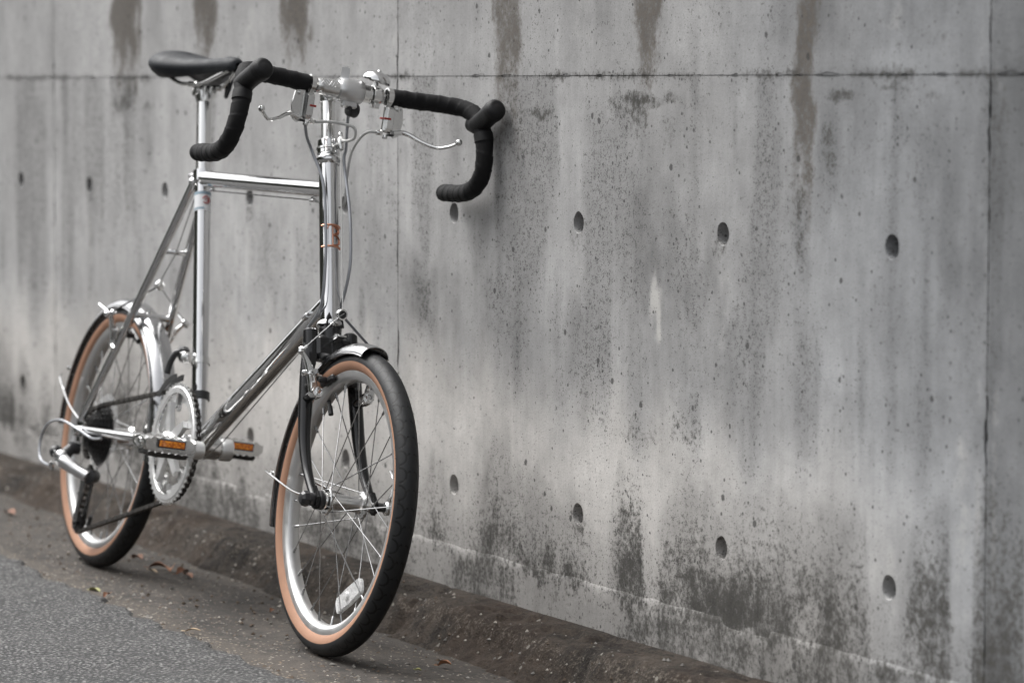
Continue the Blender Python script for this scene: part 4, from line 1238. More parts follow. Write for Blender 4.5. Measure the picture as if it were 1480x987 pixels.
# ---- wheels
def make_wheel(hub, front):
    """rim with tyre, hub, spokes ... as its sub-parts; everything centred on the axle"""
    m = MB()
    prof = [(0.2125, -0.0125), (0.2125, -0.0105), (0.2070, -0.0095), (0.2010, -0.004), (0.2000, 0.0), (0.2010, 0.004), (0.2070, 0.0095), (0.2125, 0.0105), (0.2125, 0.0125),
            (0.2105, 0.0129), (0.2000, 0.0125), (0.1985, 0.0118), (0.1945, 0.0095), (0.1925, 0.006), (0.1920, 0.0), (0.1925, -0.006), (0.1945, -0.0095), (0.1985, -0.0118), (0.2000, -0.0125), (0.2105, -0.0129)]
    m.lathe((0, 0, 0), (0, 1, 0), prof, 120, closed=True)
    w = m.build('wheel', RIMM, bike, S, 30)
    w.location = hub * S
    # tyre: section with tan side walls
    ns, nr = 28, 160
    rc, ry, rz = 0.2228, 0.0188, 0.0192
    m = MB(); uvs = []
    th = np.linspace(math.radians(-142), math.radians(142), ns)      # 0 = crown of the tread
    for i in range(nr + 1):
        a = 2 * math.pi * i / nr
        for t in th:
            r = rc + rz * math.cos(t); y = ry * math.sin(t)
            m.v.append((r * math.cos(a), y, r * math.sin(a)))
            uvs.append((i / nr * 54, t / math.radians(74)))
    for i in range(nr):
        for k in range(ns - 1):
            m.f.append((i * ns + k, i * ns + k + 1, (i + 1) * ns + k + 1, (i + 1) * ns + k))
            tm = abs(math.degrees((th[k] + th[k + 1]) / 2))
            m.m.append(1 if tm > 90 else 0)
    m.uv = uvs
    m.build('tyre', [TYRE, TAN], w, S, 60)
    # moulding hairs and the fine seam on the side wall
    m = MB()
    rs = random.Random(3 if front else 4)
    for i in range(70):
        a = rs.uniform(0, 2 * math.pi); s = rs.choice((-1, 1)); t = math.radians(rs.uniform(55, 85))
        r = rc + rz * math.cos(t); y = s * ry * math.sin(t)
        dirv = np.array([math.cos(t) * math.cos(a), s * math.sin(t), math.cos(t) * math.sin(a)])
        p0 = np.array([r * math.cos(a), y, r * math.sin(a)])
        m.tube([p0, p0 + dirv * 0.0032 + np.array([rs.uniform(-1, 1), 0, rs.uniform(-1, 1)]) * 0.0008], 0.00035, 3)
    m.build('tyre_hairs', TYRE, w, S, 0)['kind'] = 'stuff'
    # hub
    m = MB()
    fl = 0.030 if front else 0.026
    if front:
        hp = [(0.0, -0.049), (0.006, -0.049), (0.006, -0.042), (0.012, -0.041), (0.0135, -0.0345), (0.0215, -0.0335), (0.0222, -0.0320), (0.0215, -0.0290), (0.0150, -0.0260), (0.0128, -0.020), (0.0122, 0.0), (0.0128, 0.020),
              (0.0150, 0.0260), (0.0215, 0.0290), (0.0222, 0.0320), (0.0215, 0.0335), (0.0135, 0.0345), (0.012, 0.041), (0.006, 0.042), (0.006, 0.049), (0.0, 0.049)]
    else:
        hp = [(0.0, -0.064), (0.006, -0.064), (0.006, -0.022), (0.015, -0.0215), (0.0230, -0.0205), (0.0235, -0.018), (0.0225, -0.016), (0.0160, -0.012), (0.0150, 0.0), (0.0160, 0.026), (0.0225, 0.031), (0.0235, 0.034), (0.0225, 0.0355), (0.014, 0.037), (0.011, 0.052), (0.006, 0.053), (0.006, 0.064), (0.0, 0.064)]
    m.lathe((0, 0, 0), (0, 1, 0), hp, 36)
    m.build('hub', POLISH, w, S, 35)
    # spokes, each laced tangentially
    fy = (-0.0315, 0.0315) if front else (-0.0185, 0.0335)
    meshes = {}
    NSP = 28
    for k in range(NSP):
        side = k % 2; lead = (k // 2) % 2
        key = (side, lead)
        ang = 2 * math.pi * k / NSP + (0.09 if front else 0.03)
        if key not in meshes:
            mm = MB()
            off = math.radians(78) * (1 if lead else -1)
            p0 = np.array([0.0190 * math.cos(off), fy[side] + (0.0016 if lead else -0.0016), 0.0190 * math.sin(off)])
            p1 = np.array([0.1905, (-0.0015 if side == 0 else 0.0015), 0])
            dv = unit(p1 - p0)
            mm.tube([p0, p1], 0.00095, 7)
            mm.tube([p0 - dv * 0.001, p0 + np.array([0, -0.004 if fy[side] > 0 else 0.004, 0]) * (1 if lead else -1)], 0.00105, 6)
            mm.tube([p1 - dv * 0.0125, p1 - dv * 0.0105, p1 - dv * 0.0005, p1 + dv * 0.003], [0.0012, 0.0019, 0.0021, 0.0028], 8)
            meshes[key] = mm.build('spoke', STEEL, w, S, 40)
            o = meshes[key]
        else:
            o = meshes[key].copy(); COL.objects.link(o); o.parent = w
        o.rotation_euler = (0, -ang, 0)
    # valve
    va = math.radians(128 if front else 250)
    m = MB(); dv = np.array([math.cos(va), 0, math.sin(va)])
    m.tube([dv * 0.193, dv * 0.178], 0.0030, 10); m.tube([dv * 0.182, dv * 0.166], 0.0042, 10)
    m.build('valve', BLACKPLASTIC, w, S, 35)
    return w


fw = make_wheel(FH, True)
fw['label'] = 'front wheel with clear spoke reflector'
rw = make_wheel(RH, False)
rw['label'] = 'rear wheel with black cassette'

# clear reflector in the front wheel
m = MB()
ra = math.atan2(0.060, 0.099)
ex = np.array([math.cos(ra), 0, math.sin(ra)]); ey = np.array([-math.sin(ra), 0, math.cos(ra)])
rc_ = np.array([0.068, 0.003, -0.138])
out = [(-0.047, -0.006), (-0.045, -0.0105), (-0.040, -0.0130), (0.0, -0.0150), (0.040, -0.0130), (0.045, -0.0105), (0.047, -0.006), (0.047, 0.006), (0.045, 0.0105), (0.040, 0.0130), (0.0, 0.0150), (-0.040, 0.0130), (-0.045, 0.0105), (-0.047, 0.006)]
m.plate(out, rc_ + (0, -0.001, 0), ex, ey, 0.0045)
inn = [(x * 0.93, y * 0.90) for x, y in out]
m.plate(inn, rc_ + (0, -0.0042, 0), ex, ey, 0.0018)
for q in np.linspace(-0.036, 0.036, 9): m.box(rc_ + ex * q + (0, -0.0053, 0), (0.0016, 0.0008, 0.024), [ex, (0, 1, 0), ey])
m.cyl(rc_ + (0, -0.004, 0), rc_ + (0, -0.009, 0), 0.0075, 0.006, n=18, bev=0.001)
m.build('spoke_reflector', CLEARREF, fw, S, 35)
# front axle: quick release, stay clamp
m = MB()
m.cyl((0, 0.0535, 0), (0, 0.068, 0), 0.0070, n=16, bev=0.001)
m.build('axle_nut', DARKSTEEL, fw, S, 35)
m = MB()
m.lathe((0.002, 0.068, 0.0), (0, 1, 0), [(0.0, 0), (0.0085, 0.0), (0.0115, 0.003), (0.0115, 0.008), (0.0085, 0.011), (0.0, 0.011)], 22)
m.tube(catmull([(0.002, 0.074, 0.004), (0.006, 0.078, 0.022), (0.003, 0.082, 0.038), (-0.012, 0.084, 0.050), (-0.020, 0.081, 0.058)], 5), [0.0052, 0.0050, 0.0048, 0.0052, 0.0040], 12, flat=(1.0, 0.6))
m.build('quick_release_lever', POLISH, fw, S, 40)
m = MB()
m.cyl((0, -0.0535, 0), (0, -0.062, 0), 0.0105, n=18, bev=0.001)
m.lathe((0, -0.062, 0), (0, -1, 0), [(0, 0), (0.0115, 0), (0.013, 0.003), (0.012, 0.010), (0.008, 0.014), (0, 0.015)], 8)
m.cyl((0, -0.0465, 0), (0, -0.0375, 0), 0.0150, n=24, bev=0.001)
m.build('axle_cap', BLACKPLASTIC, fw, S, 30)

# cassette and spoke guard
m = MB()


def cog(rad, teeth, depth=0.004, tip=0.35):
    out = []
    for k in range(teeth):
        for f, rr_ in ((0.0, rad - depth), (0.28, rad - depth), (0.42, rad), (0.58, rad), (0.72, rad - depth)):
            a = 2 * math.pi * (k + f) / teeth
            out.append((rr_ * math.cos(a), rr_ * math.sin(a)))
    return out


for k in range(8):
    teeth = [28, 24, 21, 19, 17, 15, 13, 12][k]
    rad = teeth * 0.0127 / (2 * math.pi) + 0.003
    o_ = cog(rad, teeth); i_ = [(0.018 * math.cos(math.atan2(y, x)), 0.018 * math.sin(math.atan2(y, x))) for x, y in o_]
    m.ringplate(o_, i_, (0, -0.0235 - 0.0045 * k, 0), (1, 0, 0), (0, 0, 1), 0.0020)
m.cyl((0, -0.0225, 0), (0, -0.058, 0), 0.0182, n=24)
m.build('cassette', DARKSTEEL, rw, S, 25)
m = MB(); m.lathe((0, -0.0212, 0), (0, 1, 0), [(0.024, 0), (0.074, 0.0), (0.0745, 0.0006), (0.074, 0.0012), (0.024, 0.0012)], 48)
m.build('spoke_guard', PROT, rw, S, 30)
m = MB()
m.cyl((0, -0.068, 0), (0, -0.078, 0), 0.0095, n=18, bev=0.0015)
m.build('axle_cap', POLISH, rw, S, 35)
m = MB(); m.cyl((0, 0.068, 0), (0, 0.078, 0), 0.0095, n=18, bev=0.0015)
m.build('axle_cap', POLISH, rw, S, 35)


# ---- mudguards
def fender(hub, a0, a1, rad, wid, name='mudguard'):
    sec = []
    for t in np.linspace(-1, 1, 17):
        sec.append((wid * math.sin(t * 1.45) / math.sin(1.45), 0.0165 * (math.cos(t * 1.45) - 1) / (1 - math.cos(1.45)) - 0.002 * (abs(t) > 0.95)))
    m = MB(); n = 72
    K = len(sec)
    for sgn in (0, 1):
        for i in range(n + 1):
            a = math.radians(a0 + (a1 - a0) * i / n)
            for (y, dr) in sec:
                q = rad + dr - (0.0013 if sgn else 0)
                m.v.append((hub[0] + q * math.cos(a), y * (0.985 if sgn else 1), hub[2] + q * math.sin(a)))
    tot = (n + 1) * K
    for i in range(n):
        for k in range(K - 1):
            A = (i * K + k, i * K + k + 1, (i + 1) * K + k + 1, (i + 1) * K + k)
            m.f.append(A); m.f.append(tuple(tot + q for q in A[::-1]))
        for k in (0, K - 1):
            m.f.append((i * K + k, (i + 1) * K + k, tot + (i + 1) * K + k, tot + i * K + k))
    for i in (0, n):
        for k in range(K - 1):
            m.f.append((i * K + k, i * K + k + 1, tot + i * K + k + 1, tot + i * K + k))
    m.m = [0] * len(m.f)
    for s in (-1, 1):                              # rolled edge beads
        m.tube([(hub[0] + (rad - 0.0180) * math.cos(math.radians(a)), s * wid * 0.992, hub[2] + (rad - 0.0180) * math.sin(math.radians(a))) for a in np.linspace(a0, a1, 60)], 0.0014, 6)
    return part(m, name, FENDERM, smooth=40)


ff = fender(FH, 82, 196, 0.2530, 0.0235)
rf = fender(RH, -6, 181, 0.2545, 0.0245)


def stay(pts, parent):
    m = MB(); m.tube(catmull(pts, 6), 0.00185, 10)
    return part(m, 'mudguard_stay', CHROME, parent)


a = math.radians(176)
for s in (-1, 1):
    stay([FH + (0.002, s * 0.062, 0.004), FH + (-0.10, s * 0.050, 0.004), FH + (0.252 * math.cos(a), s * 0.030, 0.252 * math.sin(a)), FH + (0.262 * math.cos(a), s * 0.027, 0.262 * math.sin(a))], ff)
    m = MB(); m.cyl(FH + (0.247 * math.cos(a - .02), s * 0.023, 0.247 * math.sin(a - .02) - 0.004), FH + (0.247 * math.cos(a - .02), s * 0.028, 0.247 * math.sin(a - .02) - 0.004), 0.0042, n=12, bev=0.0008)
    part(m, 'stay_bolt', POLISH, ff)
    b = math.radians(160)
    if s < 0: stay([RH + (-0.012, s * 0.068, 0.022), RH + (-0.10, s * 0.060, 0.044), RH + (0.235 * math.cos(b), s * 0.040, 0.235 * math.sin(b)), RH + (0.262 * math.cos(b), s * 0.030, 0.262 * math.sin(b))], rf)
    m = MB(); m.cyl(RH + (0.245 * math.cos(b - .09), s * 0.024, 0.245 * math.sin(b - .09)), RH + (0.245 * math.cos(b - .09), s * 0.029, 0.245 * math.sin(b - .09)), 0.0042, n=12, bev=0.0008)
    part(m, 'stay_bolt', POLISH, rf)
m = MB()                                            # bracket of the front guard at the crown
m.box(on_head(0.482, 0.030), (0.034, 0.014, 0.003), fa, 0.0006)
m.cyl(on_head(0.487, 0.019), on_head(0.487, 0.026), 0.0065, n=6)
m.cyl(on_head(0.487, 0.026), on_head(0.487, 0.030), 0.0040, n=12, bev=0.0008)
part(m, 'mudguard_bracket', POLISH, ff)


# ---- cantilever brakes
def canti(piv, up, out, rim_dir, s, mats=POLISH):
    """piv: pivot; up: unit vector along the arm; s: side; rim_dir: vector towards the rim wall at pad level"""
    up = unit(up); yv = np.array([0, s, 0.0]); f = unit(np.cross(yv, up)) * (1 if s > 0 else -1)
    m = MB()
    # two-legged arm with a slot between the legs
    o = piv
    m.lathe(o - f * 0.004, f, [(0, 0), (0.0095, 0), (0.0105, 0.003), (0.0105, 0.013), (0.009, 0.016), (0, 0.016)], 22)
    for q in (0.0, 1.0):
        path = [o + yv * (0.002 + q * 0.007) + f * 0.005, o + up * 0.022 + yv * (0.004 + q * 0.008) + f * 0.006, o + up * 0.046 + yv * (0.013 + q * 0.004) + f * 0.007, o + up * 0.064 + yv * 0.025 + f * 0.007]
        m.tube(catmull(path, 5), [0.0040, 0.0040, 0.0040, 0.0036], 10, flat=(1.0, 1.25))
    m.box(o + up * 0.010 + yv * 0.006 + f * 0.005, (0.012, 0.014, 0.016), [f, yv, up], 0.003)
    m.box(o + up * 0.030 + yv * 0.008 + f * 0.007, (0.011, 0.017, 0.010), [f, yv, up], 0.003)
    m.box(o + up * 0.066 + yv * 0.0265 + f * 0.007, (0.010, 0.011, 0.012), [f, yv, up], 0.003)
    arm = part(m, 'brake_arm', mats)
    m = MB()
    m.lathe(o + f * 0.012, f, [(0, 0), (0.0068, 0), (0.0068, 0.004), (0.0050, 0.0048), (0.0044, 0.0030), (0, 0.0028)], 6)
    m.cyl(o + up * 0.030 + yv * 0.008 + f * 0.012, o + up * 0.030 + yv * 0.008 + f * 0.021, 0.0048, n=6)
    m.cyl(o + up * 0.030 - yv * 0.010 + f * 0.004, o + up * 0.030 + yv * 0.024 + f * 0.004, 0.0032, n=12, bev=0.0006)
    m.cyl(o + up * 0.030 + yv * 0.018 + f * 0.004, o + up * 0.030 + yv * 0.023 + f * 0.004, 0.0055, n=12, bev=0.0008)
    part(m, 'brake_bolt', CHROME, arm)
    m = MB()
    pc = rim_dir
    tang = unit(np.cross(np.array([0, 1.0, 0]), up))
    m.box(pc, (0.046, 0.009, 0.011), [tang, yv, np.cross(tang, yv)], 0.003)
    m.cyl(pc + yv * 0.004, pc + yv * 0.016, 0.0060, 0.0045, n=16, bev=0.001)
    part(m, 'brake_pad', BLACKPLASTIC, arm)
    return o + up * 0.066 + yv * 0.0265 + f * 0.010


tips = []
for s in (-1, 1):
    piv = on_head(0.391, 0.034, s * 0.044)
    ang = math.radians(117)
    tips.append(canti(piv, sax + np.array([0.02, 0, 0]), None, FH + (0.2065 * math.cos(ang), s * 0.0178, 0.2065 * math.sin(ang)), s))
SC = np.array([0.945, 0.0, 0.533])
m = MB()
m.lathe(SC + (-0.004, 0, 0), (1, 0, 0), [(0.0042, 0), (0.0088, 0), (0.0092, 0.001), (0.0092, 0.008), (0.0088, 0.009), (0.0065, 0.0092), (0.0058, 0.006), (0.0042, 0.006)], 26)
part(m, 'straddle_carrier', POLISH)
m = MB(); m.cyl(SC + (0.0, 0, 0), SC + (0.0025, 0, 0), 0.006, n=20); part(m, 'carrier_bolt', BLACKPLASTIC)
m = MB(); m.tube([SC + (0.004, 0.003, 0.003), SC + (0.004, -0.004, -0.003), tips[0]], 0.0009, 7); m.tube([tips[0] + (tips[1] - tips[0]) * 0, tips[0] + (SC - tips[0]) * 0.12], 0.0018, 8)
part(m, 'straddle_cable', STEEL)
m = MB(); m.tube([SC + (0.003, 0.006, -0.006), tips[1] * 0.72 + SC * 0.28, tips[1]], 0.0021, 8)
part(m, 'straddle_cable', CABLED)
m = MB(); m.tube([on_head(0.785, 0.035, 0.006), SC + (0.002, 0, 0.008)], 0.0010, 8)
part(m, 'brake_cable', WHITEPL)

tips = []
rup = unit(np.array([0.112, 0, 0.483]) - np.array([0.03, 0, 0.33]))
for s in (-1, 1):
    piv = np.array([0.072, s * 0.0475, 0.402]) - np.array([0.011, 0, -0.004])
    ang = math.radians(66)
    m = MB()
    up = rup
    o = piv
    bk = unit(np.cross(np.array([0, s, 0.0]), up)) * (-s)
    if bk[0] > 0: bk = -bk
    yv = np.array([0, s, 0.0])
    m.cyl(o + np.array([0.012, 0, -0.006]), o + bk * 0.012, 0.0085, n=18, bev=0.0015)
    for q in (0, 1):
        m.tube(catmull([o + bk * 0.006 + yv * q * 0.006, o + up * 0.022 + bk * 0.008 + yv * (0.003 + q * 0.007), o + up * 0.045 + bk * 0.010 + yv * (0.014 + q * 0.003), o + up * 0.062 + bk * 0.010 + yv * 0.026], 5), 0.0040, 10)
    m.box(o + up * 0.030 + yv * 0.007 + bk * 0.010, (0.012, 0.016, 0.011), [bk, yv, up], 0.003)
    arm = part(m, 'brake_arm', POLISH)
    m = MB()
    m.cyl(o + up * 0.030 + yv * 0.008 + bk * 0.013, o + up * 0.030 + yv * 0.008 + bk * 0.024, 0.0050, n=6)
    m.tube([o + up * 0.064 + yv * 0.027 + bk * 0.006, o + up * 0.052 + yv * 0.031 + bk * 0.055], 0.0030, 10)
    m.sphere(o + up * 0.060 + yv * 0.030 + bk * 0.010, 0.0062, 12, 8); m.sphere(o + up * 0.068 + yv * 0.022 + bk * 0.004, 0.0060, 12, 8)
    part(m, 'brake_bolt', CHROME, arm)
    m = MB(); pc = RH + (0.2065 * math.cos(ang), s * 0.0178, 0.2065 * math.sin(ang)); tg = np.array([-math.sin(ang), 0, math.cos(ang)])
    m.box(pc, (0.046, 0.009, 0.011), [tg, (0, 1, 0), np.cross(tg, (0, 1, 0))], 0.003); m.cyl(pc + yv * 0.004, pc + yv * 0.024, 0.005, n=12)
    part(m, 'brake_pad', BLACKPLASTIC, arm)
    tips.append(o + up * 0.064 + yv * 0.027 + bk * 0.008)
RC = np.array([0.118, 0, 0.528])
m = MB(); m.cyl(RC + (-0.004, 0, 0), RC + (0.004, 0, 0), 0.0088, n=22, bev=0.0015); m.box(RC + (0, 0, 0.004), (0.010, 0.008, 0.014), bev=0.002); part(m, 'straddle_carrier', POLISH)
m = MB(); m.tube([RC, tips[0]], 0.0019, 8); part(m, 'straddle_cable', DARKSTEEL)
m = MB(); m.tube([RC, tips[1]], 0.0010, 7); part(m, 'straddle_cable', STEEL)
m = MB(); m.tube([RC + (0, 0, 0.006), (0.176, 0.0, 0.590), (0.232, 0.0, 0.700)], 0.0011, 7); part(m, 'brake_cable', STEEL)

# ---- transmission
CR = BB + (0, -0.050, 0)


def ring_teeth(rad, teeth):
    return cog(rad, teeth, 0.0042)


m = MB()
o_ = ring_teeth(0.1065, 50); a_ = [math.atan2(y, x) for x, y in o_]
m.ringplate(o_, [(0.0880 * math.cos(t), 0.0880 * math.sin(t)) for t in a_], CR, (1, 0, 0), (0, 0, 1), 0.0032)
m.lathe(CR + (0, -0.0016, 0), (0, -1, 0), [(0.0880, -0.001), (0.0880, 0.0014), (0.0980, 0.0014), (0.1000, 0.0)], 72)
for k in range(5):                                  # mounting ears of the ring
    t = math.radians(90 + 72 * k + 14)
    c_ = np.array([math.cos(t), 0, math.sin(t)]); tt = np.array([-math.sin(t), 0, math.cos(t)])
    m.plate([(-0.015, 0.094), (-0.007, 0.072), (-0.005, 0.064), (0.005, 0.064), (0.007, 0.072), (0.015, 0.094)], CR, tt, c_, 0.0030)
part(m, 'chainring', CRANKM, smooth=25)
m = MB()
o_ = ring_teeth(0.0965, 46); a_ = [math.atan2(y, x) for x, y in o_]
m.ringplate(o_, [(0.0715 * math.cos(t), 0.0715 * math.sin(t)) for t in a_], CR + (0, 0.0085, 0), (1, 0, 0), (0, 0, 1), 0.0030)
for k in range(5):
    t = math.radians(90 + 72 * k + 14); c_ = np.array([math.cos(t), 0, math.sin(t)]); tt = np.array([-math.sin(t), 0, math.cos(t)])
    m.plate([(-0.015, 0.082), (-0.006, 0.058), (0.006, 0.058), (0.015, 0.082)], CR + (0, 0.0085, 0), tt, c_, 0.0030)
part(m, 'chainring', CRANKM, smooth=25)
m = MB()
CE = np.array([0.583, -0.066, 0.268])
m.tube(catmull([BB + (0, -0.058, 0), BB + (0.04, -0.0605, 0.0005), BB + (0.10, -0.064, 0.002), CE], 5), [0.0150, 0.0125, 0.0105, 0.0115], 20, flat=(0.75, 1.15))
m.lathe(CE + (0, 0.009, 0), (0, -1, 0), [(0, 0), (0.0135, 0), (0.0155, 0.002), (0.0155, 0.018), (0.0135, 0.020), (0, 0.020)], 28)
m.lathe(BB + (0, -0.044, 0), (0, -1, 0), [(0, 0), (0.018, 0), (0.020, 0.004), (0.019, 0.022), (0.015, 0.025), (0, 0.0255)], 28)
for k in range(5):
    t = math.radians(90 + 72 * k + 14)
    c_ = np.array([math.cos(t), 0, math.sin(t)])
    tt = np.array([-math.sin(t), 0, math.cos(t)])
    m.plate([(-0.0125, 0.010), (-0.0105, 0.036), (-0.0085, 0.058), (-0.0060, 0.073), (0.0060, 0.073), (0.0085, 0.058), (0.0105, 0.036), (0.0125, 0.010)], CR + (0, -0.0065, 0), tt, c_, 0.0085)
crank = part(m, 'crank_arm', CRANKM)
for k in range(5):
    t = math.radians(90 + 72 * k + 14); c_ = np.array([math.cos(t), 0, math.sin(t)])
    m = MB(); m.cyl(CR + (0, -0.0055, 0) + c_ * 0.0665, CR + (0, -0.0085, 0) + c_ * 0.0665, 0.0046, n=14, bev=0.0006); m.cyl(CR + (0, 0.012, 0) + c_ * 0.0665, CR + (0, -0.006, 0) + c_ * 0.0665, 0.0038, n=12)
    part(m, 'chainring_bolt', CHROME, crank)
m = MB()
CL = np.array([0.267, 0.066, 0.262])
m.tube(catmull([BB + (0, 0.050, 0), BB + (-0.04, 0.0555, -0.0005), BB + (-0.10, 0.062, -0.002), CL], 5), [0.0150, 0.0125, 0.0105, 0.0115], 20, flat=(0.75, 1.15))
m.lathe(CL + (0, -0.009, 0), (0, 1, 0), [(0, 0), (0.0135, 0), (0.0155, 0.002), (0.0155, 0.018), (0.0135, 0.020), (0, 0.020)], 28)
m.lathe(BB + (0, 0.038, 0), (0, 1, 0), [(0, 0), (0.018, 0), (0.020, 0.004), (0.019, 0.020), (0, 0.021)], 28)
part(m, 'crank_arm', CRANKM)


def pedal(c, s, lab=None):
    """platform pedal: axle along y, cage plates fore and aft, amber reflectors"""
    m = MB()
    Wd = 0.090; y0 = c[1] + s * 0.016; yc = y0 + s * Wd / 2
    m.cyl(c + (0, s * 0.010, 0), c + (0, s * 0.030, 0), 0.0085, n=18, bev=0.001)
    m.cyl(c + (0, s * 0.030, 0), (c[0], y0 + s * (Wd - 0.010), c[2]), 0.0120, n=20, bev=0.002)
    for f in (-1, 1):
        xo = c[0] + f * 0.031
        # scalloped cage plate
        n = 24; top = []; bot = []
        for i in range(n + 1):
            y = -Wd / 2 + Wd * i / n
            e = 0.0016 * math.cos(i / n * math.pi * 12)
            t_ = min(1, min(i, n - i) / 3.0)
            top.append((y, 0.0115 * (0.55 + 0.45 * t_) + e)); bot.append((y, -0.0125 * (0.45 + 0.55 * t_) + e))
        m.plate(top + bot[::-1], (xo, yc, c[2] + 0.001), (0, 1, 0), (0, 0, 1), 0.0030)
    for e in (-1, 1):                               # end plates with round windows
        yo = yc + s * e * (Wd / 2 - 0.002)
        oc = [(0.0310 * math.cos(t), 0.0110 * math.sin(t)) for t in np.linspace(0, 2 * math.pi, 24, False)]
        ic = [(0.0235 * math.cos(t), 0.0062 * math.sin(t)) for t in np.linspace(0, 2 * math.pi, 24, False)]
        m.ringplate(oc, ic, (c[0], yo, c[2]), (1, 0, 0), (0, 0, 1), 0.004)
    m.cyl((c[0], y0 + s * (Wd - 0.012), c[2]), (c[0], y0 + s * (Wd + 0.002), c[2]), 0.0085, n=18, bev=0.0015)
    p_ = part(m, 'pedal', POLISH)
    for f in (-1, 1):
        m = MB(); m.box((c[0] + f * 0.0345, yc, c[2] + 0.0032), (0.0060, 0.050, 0.0140), bev=0.0010)
        h = part(m, 'reflector_frame', BLACKPLASTIC, p_)
        m = MB(); m.box((c[0] + f * 0.0372, yc, c[2] + 0.0032), (0.0030, 0.0455, 0.0100), bev=0.0006)
        part(m, 'reflector', AMBER, p_)
        # serrated lower grip strip
        m = MB(); n = 30; out = []
        for i in range(n + 1):
            out.append((-0.036 + 0.072 * i / n, -0.001 + 0.0022 * abs(math.sin(i / n * math.pi * 6))))
        out += [(0.034, -0.008), (0.02, -0.0095), (0.0, -0.0085), (-0.02, -0.0095), (-0.034, -0.008)]
        m.plate(out, (c[0] + f * 0.0250, yc, c[2] - 0.0125), (0, 1, 0), (f * 0.55, 0, 1), 0.0035)
        part(m, 'grip_strip', DARKSTEEL, p_)
    return p_


pedal(CE + (0.001, 0, 0.003), -1)
pedal(CL + (0, 0, 0.003), 1)

# chain
up0 = np.array([-0.004, -0.0405, 0.2905]); up1 = np.array([0.400, -0.0425, 0.3590])
path = []
J1 = np.array([0.012, -0.0410, 0.166]); J2 = np.array([-0.003, -0.0410, 0.075])
cogr = 0.0465
for t in np.linspace(-100, -275, 22):
    q = math.radians(t); path.append(RH + (cogr * math.cos(q), -0.0405, cogr * math.sin(q)))
path += [up0 + (up1 - up0) * t for t in np.linspace(0.06, 0.98, 30)]
for t in np.linspace(100, -86, 40):
    q = math.radians(t); path.append(CR + (0.0975 * math.cos(q), 0.0075, 0.0975 * math.sin(q)))
lo1 = CR + (0.0975 * math.cos(math.radians(-90)), 0.0075, -0.0975); lo0 = J2 + (0.004, 0, -0.0165)
path += [lo1 + (lo0 - lo1) * t for t in np.linspace(0.03, 0.98, 30)]
for t in np.linspace(-80, -250, 10):
    q = math.radians(t); path.append(J2 + (0.0165 * math.cos(q), 0, 0.0165 * math.sin(q)))
for t in np.linspace(-60, 75, 8):
    q = math.radians(t); path.append(J1 + (0.0165 * math.cos(q), 0, 0.0165 * math.sin(q)))
path = np.array(path); cl_ = seglen(path); tot = cl_[-1]
nl = int(tot / 0.0127)
cp = np.array([[np.interp(tot * i / nl, cl_, path[:, k]) for k in range(3)] for i in range(nl + 1)])
m = MB()
for i in range(nl):
    a, b = cp[i], cp[i + 1]; dv = unit(b - a); yv = np.array([0, 1.0, 0]); yv = unit(yv - dv * (yv @ dv)); nz = np.cross(dv, yv)
    w = 0.0036 if i % 2 else 0.0024
    L2 = np.linalg.norm(b - a)
    for s in (-1, 1):
        out = [(-0.0036, 0.0022), (-0.0036, -0.0022), (-0.0005, -0.0040), (L2 * 0.5, -0.0028), (L2 + 0.0005, -0.0040), (L2 + 0.0036, -0.0022), (L2 + 0.0036, 0.0022), (L2 + 0.0005, 0.0040), (L2 * 0.5, 0.0028), (-0.0005, 0.0040)]
        m.plate(out, a + yv * s * w, dv, nz, 0.0010)
    m.cyl(a - yv * 0.0036, a + yv * 0.0036, 0.0034, n=8)
part(m, 'chain', CHAINM, smooth=0)

# rear derailleur
m = MB()
k1 = np.array([0.004, -0.074, 0.211]); k2 = np.array([0.012, -0.100, 0.192]); k3 = np.array([0.064, -0.062, 0.166])
m.tube(catmull([k2 + (-0.012, 0.004, 0.004), k2 + (0.008, 0.004, -0.006), (0.044, -0.078, 0.174), k3], 5), [0.0090, 0.0135, 0.0110, 0.0105], 18)
m.sphere(k2, 0.0140, 18, 12, (1.15, 0.9, 1.0))
rd = part(m, 'rear_derailleur', SATIN)
m = MB()
m.cyl(k1 + (0, 0.010, 0), k1 + (0, -0.010, 0), 0.0115, n=20, bev=0.0015)
m.tube([k1 + (0, -0.004, 0), k2 + (-0.004, 0.008, 0.004)], [0.010, 0.012], 14)
m.sphere(k2 + (-0.012, -0.006, 0.008), 0.0125, 16, 10)
part(m, 'derailleur_knuckle', BLACKPLASTIC, rd)
m = MB(); m.cyl(k3 + (0, 0.002, 0), k3 + (-0.026, 0.022, 0.0), 0.0125, n=18, bev=0.002)
part(m, 'derailleur_knuckle', BLACKPLASTIC, rd)
m = MB()
for yo in (-0.0085, 0.0075):
    ax_ = unit(J2 - J1); side = np.array([ax_[2], 0, -ax_[0]])
    L2 = np.linalg.norm(J2 - J1)
    out = [(-0.008, -0.008), (0.004, -0.0125), (L2 * 0.45, -0.0085), (L2 - 0.004, -0.0120), (L2 + 0.010, -0.008), (L2 + 0.012, 0.004), (L2 + 0.002, 0.011), (L2 * 0.5, 0.0065), (0.006, 0.0125), (-0.008, 0.009)]
    m.plate(out, J1 + (0, yo, 0), ax_, side, 0.0025)
part(m, 'derailleur_cage', BLACKPAINT, rd)
